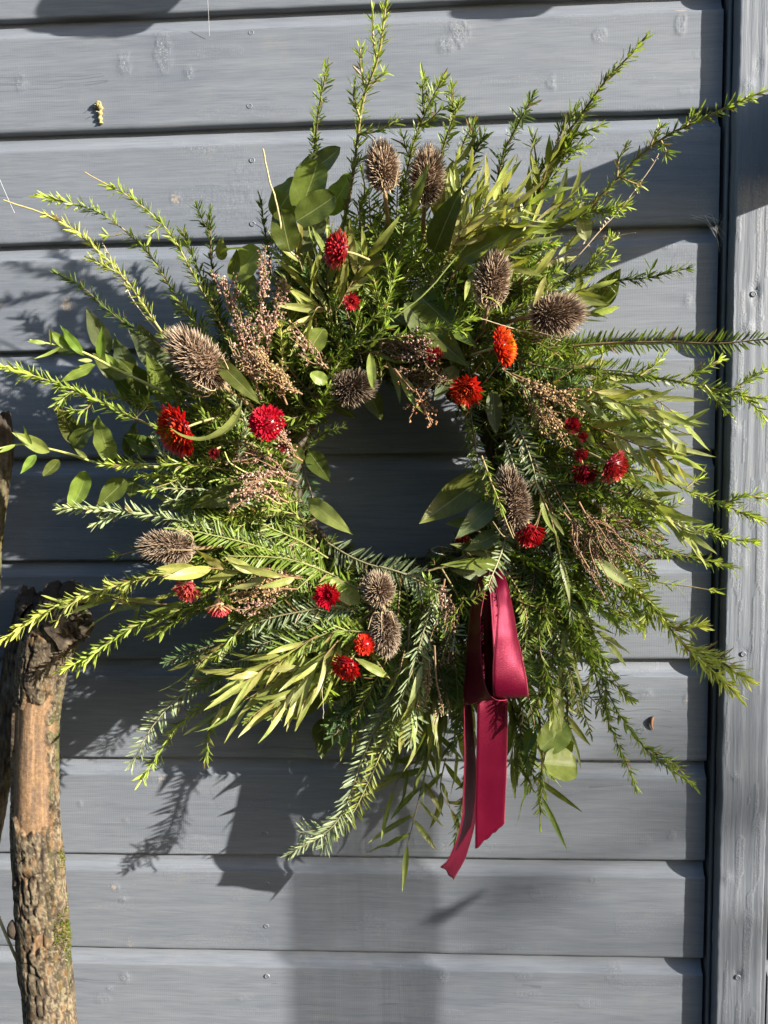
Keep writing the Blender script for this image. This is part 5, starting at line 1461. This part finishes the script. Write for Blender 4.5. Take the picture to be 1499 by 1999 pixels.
    cen = ring.mean(0) + T[0] * .012
    rg = np.random.default_rng(seed)
    rows_ = [ring]
    for f in (.72, .45, .2):
        q = cen + (ring - cen) * f
        rows_.append(q + T[0] * (rg.uniform(-.010, .008, na)[:, None] * .6) + T[0] * .006)
    VV = np.vstack(rows_ + [cen[None]])
    F = []
    for q in range(3):
        F += [(q * na + j, q * na + (j + 1) % na, q * na + na + (j + 1) % na, q * na + na + j) for j in range(na)]
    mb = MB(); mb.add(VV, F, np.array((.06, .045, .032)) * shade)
    mb.add(VV[3 * na:], [(j, (j + 1) % na, na) for j in range(na)], np.array((.05, .04, .03)) * shade)
    mb.build('broken_end', M_BARK, th, smooth=False)
    return th, P, R, A, B
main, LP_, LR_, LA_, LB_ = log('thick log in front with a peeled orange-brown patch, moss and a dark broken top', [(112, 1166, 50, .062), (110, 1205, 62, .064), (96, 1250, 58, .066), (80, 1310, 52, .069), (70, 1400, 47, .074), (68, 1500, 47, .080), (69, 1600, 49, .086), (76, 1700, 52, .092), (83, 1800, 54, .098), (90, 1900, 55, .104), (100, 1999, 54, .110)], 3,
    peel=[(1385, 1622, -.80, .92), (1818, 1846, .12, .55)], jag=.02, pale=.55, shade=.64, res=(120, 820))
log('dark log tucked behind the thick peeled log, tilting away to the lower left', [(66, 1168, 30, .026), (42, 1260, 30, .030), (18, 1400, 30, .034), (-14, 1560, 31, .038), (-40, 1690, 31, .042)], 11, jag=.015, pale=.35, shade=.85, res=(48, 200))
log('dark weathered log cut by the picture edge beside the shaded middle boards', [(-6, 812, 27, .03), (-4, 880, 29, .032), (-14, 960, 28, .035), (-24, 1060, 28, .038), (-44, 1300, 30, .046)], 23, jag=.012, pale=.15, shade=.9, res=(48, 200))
# knob where a branch broke off, at the right of the main log's top
rg = np.random.default_rng(5)
mb = MB()
kc0, kc1 = U(122, 1222, .074), U(162, 1200, .078)
n, m = 14, 28
tt = np.linspace(0, 1, n)
ax = nrm(kc1 - kc0); e1 = nrm(np.cross(ax, VIEW)); e2 = np.cross(ax, e1)
a = np.arange(m) * math.tau / m
rr = np.interp(tt, [0, .5, .8, 1.0], [.026, .022, .019, .014])
AA, TT = np.meshgrid(a, tt)
rr2 = rr[:, None] * (1 + .35 * (vnoise(AA * 2.2, TT * 3, 71) - .5) + .40 * (vnoise(AA * 6, TT * 9, 72) - .5) * (.3 + TT))
V = kc0 + (kc1 - kc0) * TT[..., None] + rr2[..., None] * (np.cos(AA)[..., None] * e1 + np.sin(AA)[..., None] * e2)
V[-1] += ax * rg.uniform(-.010, .006, (m, 1))
i = np.arange(n - 1)[:, None] * m + np.arange(m)[None]; i2 = np.arange(n - 1)[:, None] * m + (np.arange(m)[None] + 1) % m
cc = np.array((.030, .023, .018)) + np.array((.10, .08, .05)) * np.clip((vnoise(AA * 5, TT * 9, 75) - .6) * 4, 0, 1)[..., None]
mb.add(V.reshape(-1, 3), np.stack([i, i2, i2 + m, i + m], -1).reshape(-1, 4), cc.reshape(-1, 3))
mb.add(np.vstack([V[-1], V[-1].mean(0) - ax * .010]), [(q, (q + 1) % m, m) for q in range(m)], (.025, .02, .016))
mb.build('branch_stub', M_BARK, main)
mb = MB()
for (u0, v0, u1, v1, r0) in [(108, 1180, 112, 1140, .013), (140, 1180, 142, 1134, .015), (58, 1190, 55, 1168, .012), (80, 1190, 82, 1166, .010)]:
    A0, A1 = U(u0, v0, .068), U(u1, v1, .064)
    Pp = spline(np.array([A0, (A0 + A1) / 2 + rg.normal(0, .0015, 3), A1]), 10)
    tube(mb, Pp + rg.normal(0, .0008, Pp.shape), r0 * np.array([1, 1.05, 1, 1.02, .95, .9, .88, .8, .62, .3]), 12, (.030, .024, .020))
mb.build('splinters', M_BARK, main)
# moss tufts on the right side, a loose bark flake on the left
mb = MB()
def on_log(v, side):                        # a point of the main log's outline at image row v
    z = U(70, v, .09)[2]
    i = int(np.argmin(np.abs(LP_[:, 2] - z)))
    d = nrm(np.array([math.sin(side), -math.cos(side), 0]))
    return LP_[i] + d * LR_[i] * .98, d
for v0, v1, s0, s1, nn in [(1752, 1838, .85, 1.65, 420), (1655, 1690, 1.3, 1.7, 70), (1225, 1300, .9, 1.7, 500), (1180, 1230, 1.2, 1.8, 200)]:
    b, D = [], []
    for q in range(nn):
        p, d = on_log(rg.normal((v0 + v1) / 2, (v1 - v0) / 4.5), rg.uniform(s0, s1))
        b.append(p); D.append(d + rg.normal(0, .55, 3))
    cmoss = np.array((.15, .175, .03) if v0 > 1600 else (.07, .085, .02))
    blades(mb, np.array(b), np.array(D), rg.normal(0, 1, (nn, 3)), rg.uniform(.002, .0048, nn), .0011, cmoss * rg.uniform(.6, 1.3, (nn, 1)))
mb.build('moss', M_NEEDLE, main, smooth=False, kind='stuff')
mb = MB()
fp = spline(np.array([U(24, 1796, .11), U(22, 1812, .115), U(31, 1834, .11)]), 8)
tube(mb, fp, [.001, .003, .0045, .005, .005, .0045, .003, .001], 7, (.045, .035, .028))
mb.build('bark_flake', M_BARK, main)
mb = MB()
tube(mb, spline(np.array([U(-30, 1720, .10), U(0, 1797, .10), U(20, 1845, .10), U(60, 1935, .09)]), 20), .0017, 6, (.55, .46, .24))
tube(mb, spline(np.array([U(60, 1935, .09), U(180, 2250, .10), U(260, 2700, .12)]), 10), .0017, 6, (.5, .42, .22))
o = mb.build('straw_stalk', M_DRY, None, centre=True)
tag(o, 'pale dry straw stalk passing behind the thick log at the lower left edge', 'stalk')

# ------------------------------------------------------------------ small things caught on the boards
mb = MB()
Pp = spline(np.array([U(187, 212, .001), U(188, 205, .002), U(194, 204, .003), U(196, 214, .0025), U(195, 228, .002), U(197, 241, .0015)]), 26)
rr = .0019 * (1 + .35 * np.sin(np.arange(26) * 1.3)) * np.interp(np.arange(26), [0, 6, 14, 25], [.9, 1.5, 1.2, 1.1])
tube(mb, Pp, rr, 8, np.array([(.30, .25, .11)] * 26) * np.linspace(.8, 1.2, 26)[:, None])
for q in range(9):
    i = rg.integers(2, 25)
    tube(mb, np.array([Pp[i], Pp[i] + nrm(rg.normal(0, 1, 3)) * .006]), .0003, 3, (.5, .48, .36))
o = mb.build('dried_catkin', M_DRY, None, centre=True)
tag(o, 'small curled yellow catkin stuck to the upper board above its lower edge', 'catkin')
mb = MB()
tube(mb, spline(np.array([U(1277, 1398, .001), U(1272, 1405, .002), U(1272, 1418, .002), U(1276, 1425, .001)]), 9), [.0004, .0011, .0016, .0018, .0016, .0014, .0011, .0008, .0003], 6, (.26, .13, .06))
o = mb.build('leaf_scrap', M_DRY, None, centre=True)
tag(o, 'tiny curled orange leaf scrap on the sunlit board right of the drooping sprigs', 'leaf')
def web(name, lines, label, r=.00022):
    mb = MB()
    for L in lines:
        tube(mb, spline(np.array([U(a, b, d) for a, b, d in L]), 10), r, 3, (.75, .76, .78))
    o = mb.build(name, M_DRY, None, centre=True)
    tag(o, label, 'cobweb')
web('cobweb', [[(-6, 338, .05), (12, 380, .10), (28, 415, .13)]], 'single pale cobweb thread by the longest bare tipped sprig at the left edge')
web('cobweb', [[(405, -10, .02), (407, 30, .012), (409, 70, .003)]], 'hanging cobweb thread across the highest board joint', .00018)
lines = []
for q in range(9):
    x0, x1 = rg.uniform(1340, 1400), rg.uniform(1398, 1428)
    lines.append([(x0, rg.uniform(418, 428), .002), ((x0 + x1) / 2, rg.uniform(420, 450), .009), (x1, rg.uniform(415, 500), .006)])
web('cobweb', lines, 'wispy cobweb in the corner between the upper boards and the post', .00009)

# ------------------------------------------------------------------ unseen things placed outside the frame to throw shade into it
def W(u, v, tt):                            # the point tt along the sun's ray from a wall point
    return U(u, v) + SUN * tt
pole_a, pole_b = U(566, 1900), U(856, 1900)
pr_ = (pole_b[0] - pole_a[0]) / math.hypot(SUN[0], 1) / 2
pc = (pole_a + pole_b) / 2 + SUN * .45
ptop = U(710, 1330)[2] + SUN[2] * .45
pole = thing('added_shade_canes', (pc[0], pc[1], 0), 'narrow row of thin tied reed canes added beside the shed to cast a soft shadow', 'added shade canes')
sd = nrm(np.array([-SUN[1], SUN[0], 0]))   # across the sun's direction
for q in range(30):  # unseen canes added here, spaced so their shadow band stays partly lit
    zz = np.linspace(0, ptop + rg.uniform(-.03, .05), 14)
    cx = pc[0] * np.ones(14); cy = pc[1] * np.ones(14)
    off = (q - 14.5) / 14.5 * (pr_ - .0008) + rg.normal(0, .0002)
    Pp = np.stack([cx + sd[0] * off, cy + sd[1] * off, zz], 1) + rg.normal(0, .0001, (14, 3))
    mb = MB(); tube(mb, Pp, .00082 * (1 + .06 * np.sin(np.arange(14) * 2.2)), 8, (.30, .22, .11))
    mb.build('cane', M_BARK, pole)
for zr in (.25, .75, ptop - .06):
    mb = MB(); a = np.linspace(0, math.tau, 26)
    tube(mb, np.stack([pc[0] + sd[0] * pr_ * np.cos(a) + SUN[0] * .002 * np.sin(a), pc[1] + sd[1] * pr_ * np.cos(a) + SUN[1] * .002 * np.sin(a), np.full(26, zr)], 1), .0012, 5, (.25, .18, .1), False)
    mb.build('string', M_BARK, pole)
mb = MB()
tube(mb, spline(np.array([W(850, 1795, .45), W(890, 1772, .45), W(932, 1745, .45)]), 8), [.008, .007, .006, .005, .0045, .004, .003, .002], 6, (.1, .07, .04))
mb.build('twig', M_BARK, pole)
br = thing('wall_bracket', U(1580, 300, .0), 'painted timber bracket arm standing straight out from the wall beyond the post', 'bracket')
b0 = U(1575, 300)
zt, zb = U(1575, 158)[2], U(1575, 348)[2]
mb = MB(); mb.box((b0[0], -.175, zb), (b0[0] + .035, -.002, zt))
mb.build('arm', M_NAIL, br, smooth=False)
mb = MB(); mb.box((b0[0] - .012, -.0018, zb - .05), (b0[0] + .047, .0, zt + .03))
mb.build('mounting_plate', M_NAIL, br, smooth=False)
# young tree eight metres off whose leaves soften the light on the lower right
rg = np.random.default_rng(77)
tree = thing('young_tree', (7.1, -3.5, 0), 'young leafy tree standing in the garden to the right of the shed', 'tree')
mb = MB()
tr_ = np.array([(7.1, -3.5, 0), (7.08, -3.48, 1.0), (7.15, -3.42, 2.1), (7.1, -3.4, 3.0)])
tube(mb, spline(tr_, 20), np.linspace(.05, .018, 20), 9, (.12, .09, .06))
mb.build('trunk', M_BARK, tree)
b = []
for q in range(130):
    p = np.array([rg.uniform(-.10, .75), 0, rg.uniform(.15, 1.06)]) + SUN * rg.uniform(3.0, 3.9)
    b.append(p)
b = np.array(b)
mb2 = MB()
for p in b[::9]:
    q0 = np.array([7.1, -3.42, min(2.9, p[2] - .2)])
    tube(mb2, spline(np.array([q0, (q0 + p) / 2 + rg.normal(0, .04, 3), p]), 8), np.linspace(.010, .003, 8), 5, (.1, .07, .04))
mb2.build('limbs', M_BARK, tree)
mb = MB()
blades(mb, b, rg.normal(0, 1, (len(b), 3)) + np.array([0, 0, -.4]), rg.normal(0, 1, (len(b), 3)), rg.uniform(.05, .085, len(b)), .038, np.array([(.06, .10, .025)]) * rg.uniform(.7, 1.3, (len(b), 1)))
mb.build('crown', M_NEEDLE, tree, kind='stuff')
# eave above the frame, with two ivy trails added to shade the top boards
mb = MB(); mb.box((-1.7, -.17, 2.125), (1.5, .05, 2.16))
mb.build('eave', M_NAIL, wall, smooth=False)
def ivy(label, spots):
    th = thing('added_ivy_trail', W(*spots[0][:2], .14), label, 'ivy', 'ivy trails added on the eave to shade the top boards')
    mb = MB()
    tops = []
    for u, v, s in spots:
        p = W(u, v, .14)
        tops.append(p)
    for p in tops:
        tube(mb, spline(np.array([p, p + np.array([.004, -.004, .06]), np.array([p[0] + .01, -.16, 2.126])]), 8), .0012, 5, (.12, .09, .05))
    mb.build('stem', M_STEM, th)
    for p, (u, v, s) in zip(tops, spots):
        leaf3(p + np.array([0, 0, s * .5]), p + np.array([rg.normal(0, .006), 0, -s * .5]), s * .95, 'dk', th, 'oval', 0, 0, (1, -.5, .2))
ivy('ivy trail with several leaves, added on the eave to shade the left boards', [(160, -8, .05), (210, 18, .05), (255, 12, .055), (300, -12, .05)])
ivy('ivy trail with two leaves, added on the eave to shade the middle boards', [(1010, -18, .05), (1060, -30, .055)])

# clipped greenery added out of view to block low sky light; the sun comes past its right hand end
rg = np.random.default_rng(91)
hd = thing('sky_blocking_hedge', (-2.0, -4.2, 0), 'tall dense clipped greenery added across the garden to block low sky light', 'sky_blocking_hedge')
mb = MB()
nx, nz = 70, 30
xs = np.linspace(-8, 3.2, nx); aa = np.linspace(0, 1, nz)
Yp = np.interp(aa, [0, .45, .5, .55, 1], [-3.8, -3.8, -4.2, -4.6, -4.6]); Zp = np.interp(aa, [0, .45, .5, .55, 1], [0, 2.75, 2.95, 2.75, 0])
X, A_2 = np.meshgrid(xs, aa)
Yh = np.interp(A_2, aa, Yp); Zh = np.interp(A_2, aa, Zp)
Yh = Yh + .16 * (vnoise(X * 3, A_2 * 14, 5) - .5); Zh = Zh + .10 * (vnoise(X * 3, A_2 * 14, 6) - .5) * (A_2 > .05) * (A_2 < .95)
i = (np.arange(nz - 1)[:, None] * nx + np.arange(nx - 1)[None]).ravel()
mb.add(np.stack([X, Yh, Zh], -1).reshape(-1, 3), np.stack([i, i + 1, i + nx + 1, i + nx], 1), (.012, .020, .007))
for xe in (0, nx - 1):
    V = np.stack([X[:, xe], Yh[:, xe], Zh[:, xe]], -1)
    mb.add(np.vstack([V, [[xs[xe], -4.2, 1.2]]]), [(q, q + 1, nz) for q in range(nz - 1)], (.012, .020, .007))
mb.build('dense_core', M_DRY, hd)
mb = MB()
n = 14000
u0, a0 = rg.uniform(-8, 3.2, n), rg.uniform(.02, .98, n)
b = np.stack([u0, np.interp(a0, aa, Yp), np.interp(a0, aa, Zp)], 1) + rg.normal(0, .05, (n, 3))
D = np.stack([rg.normal(0, .6, n), np.where(a0 < .5, -1, 1) * -rg.uniform(.2, 1, n), rg.normal(.3, .6, n)], 1)
blades(mb, b, D, rg.normal(0, 1, (n, 3)), rg.uniform(.05, .09, n), .035, np.array([(.035, .058, .016)]) * rg.uniform(.6, 1.4, (n, 1)))
mb.build('leaves', M_NEEDLE, hd, kind='stuff')
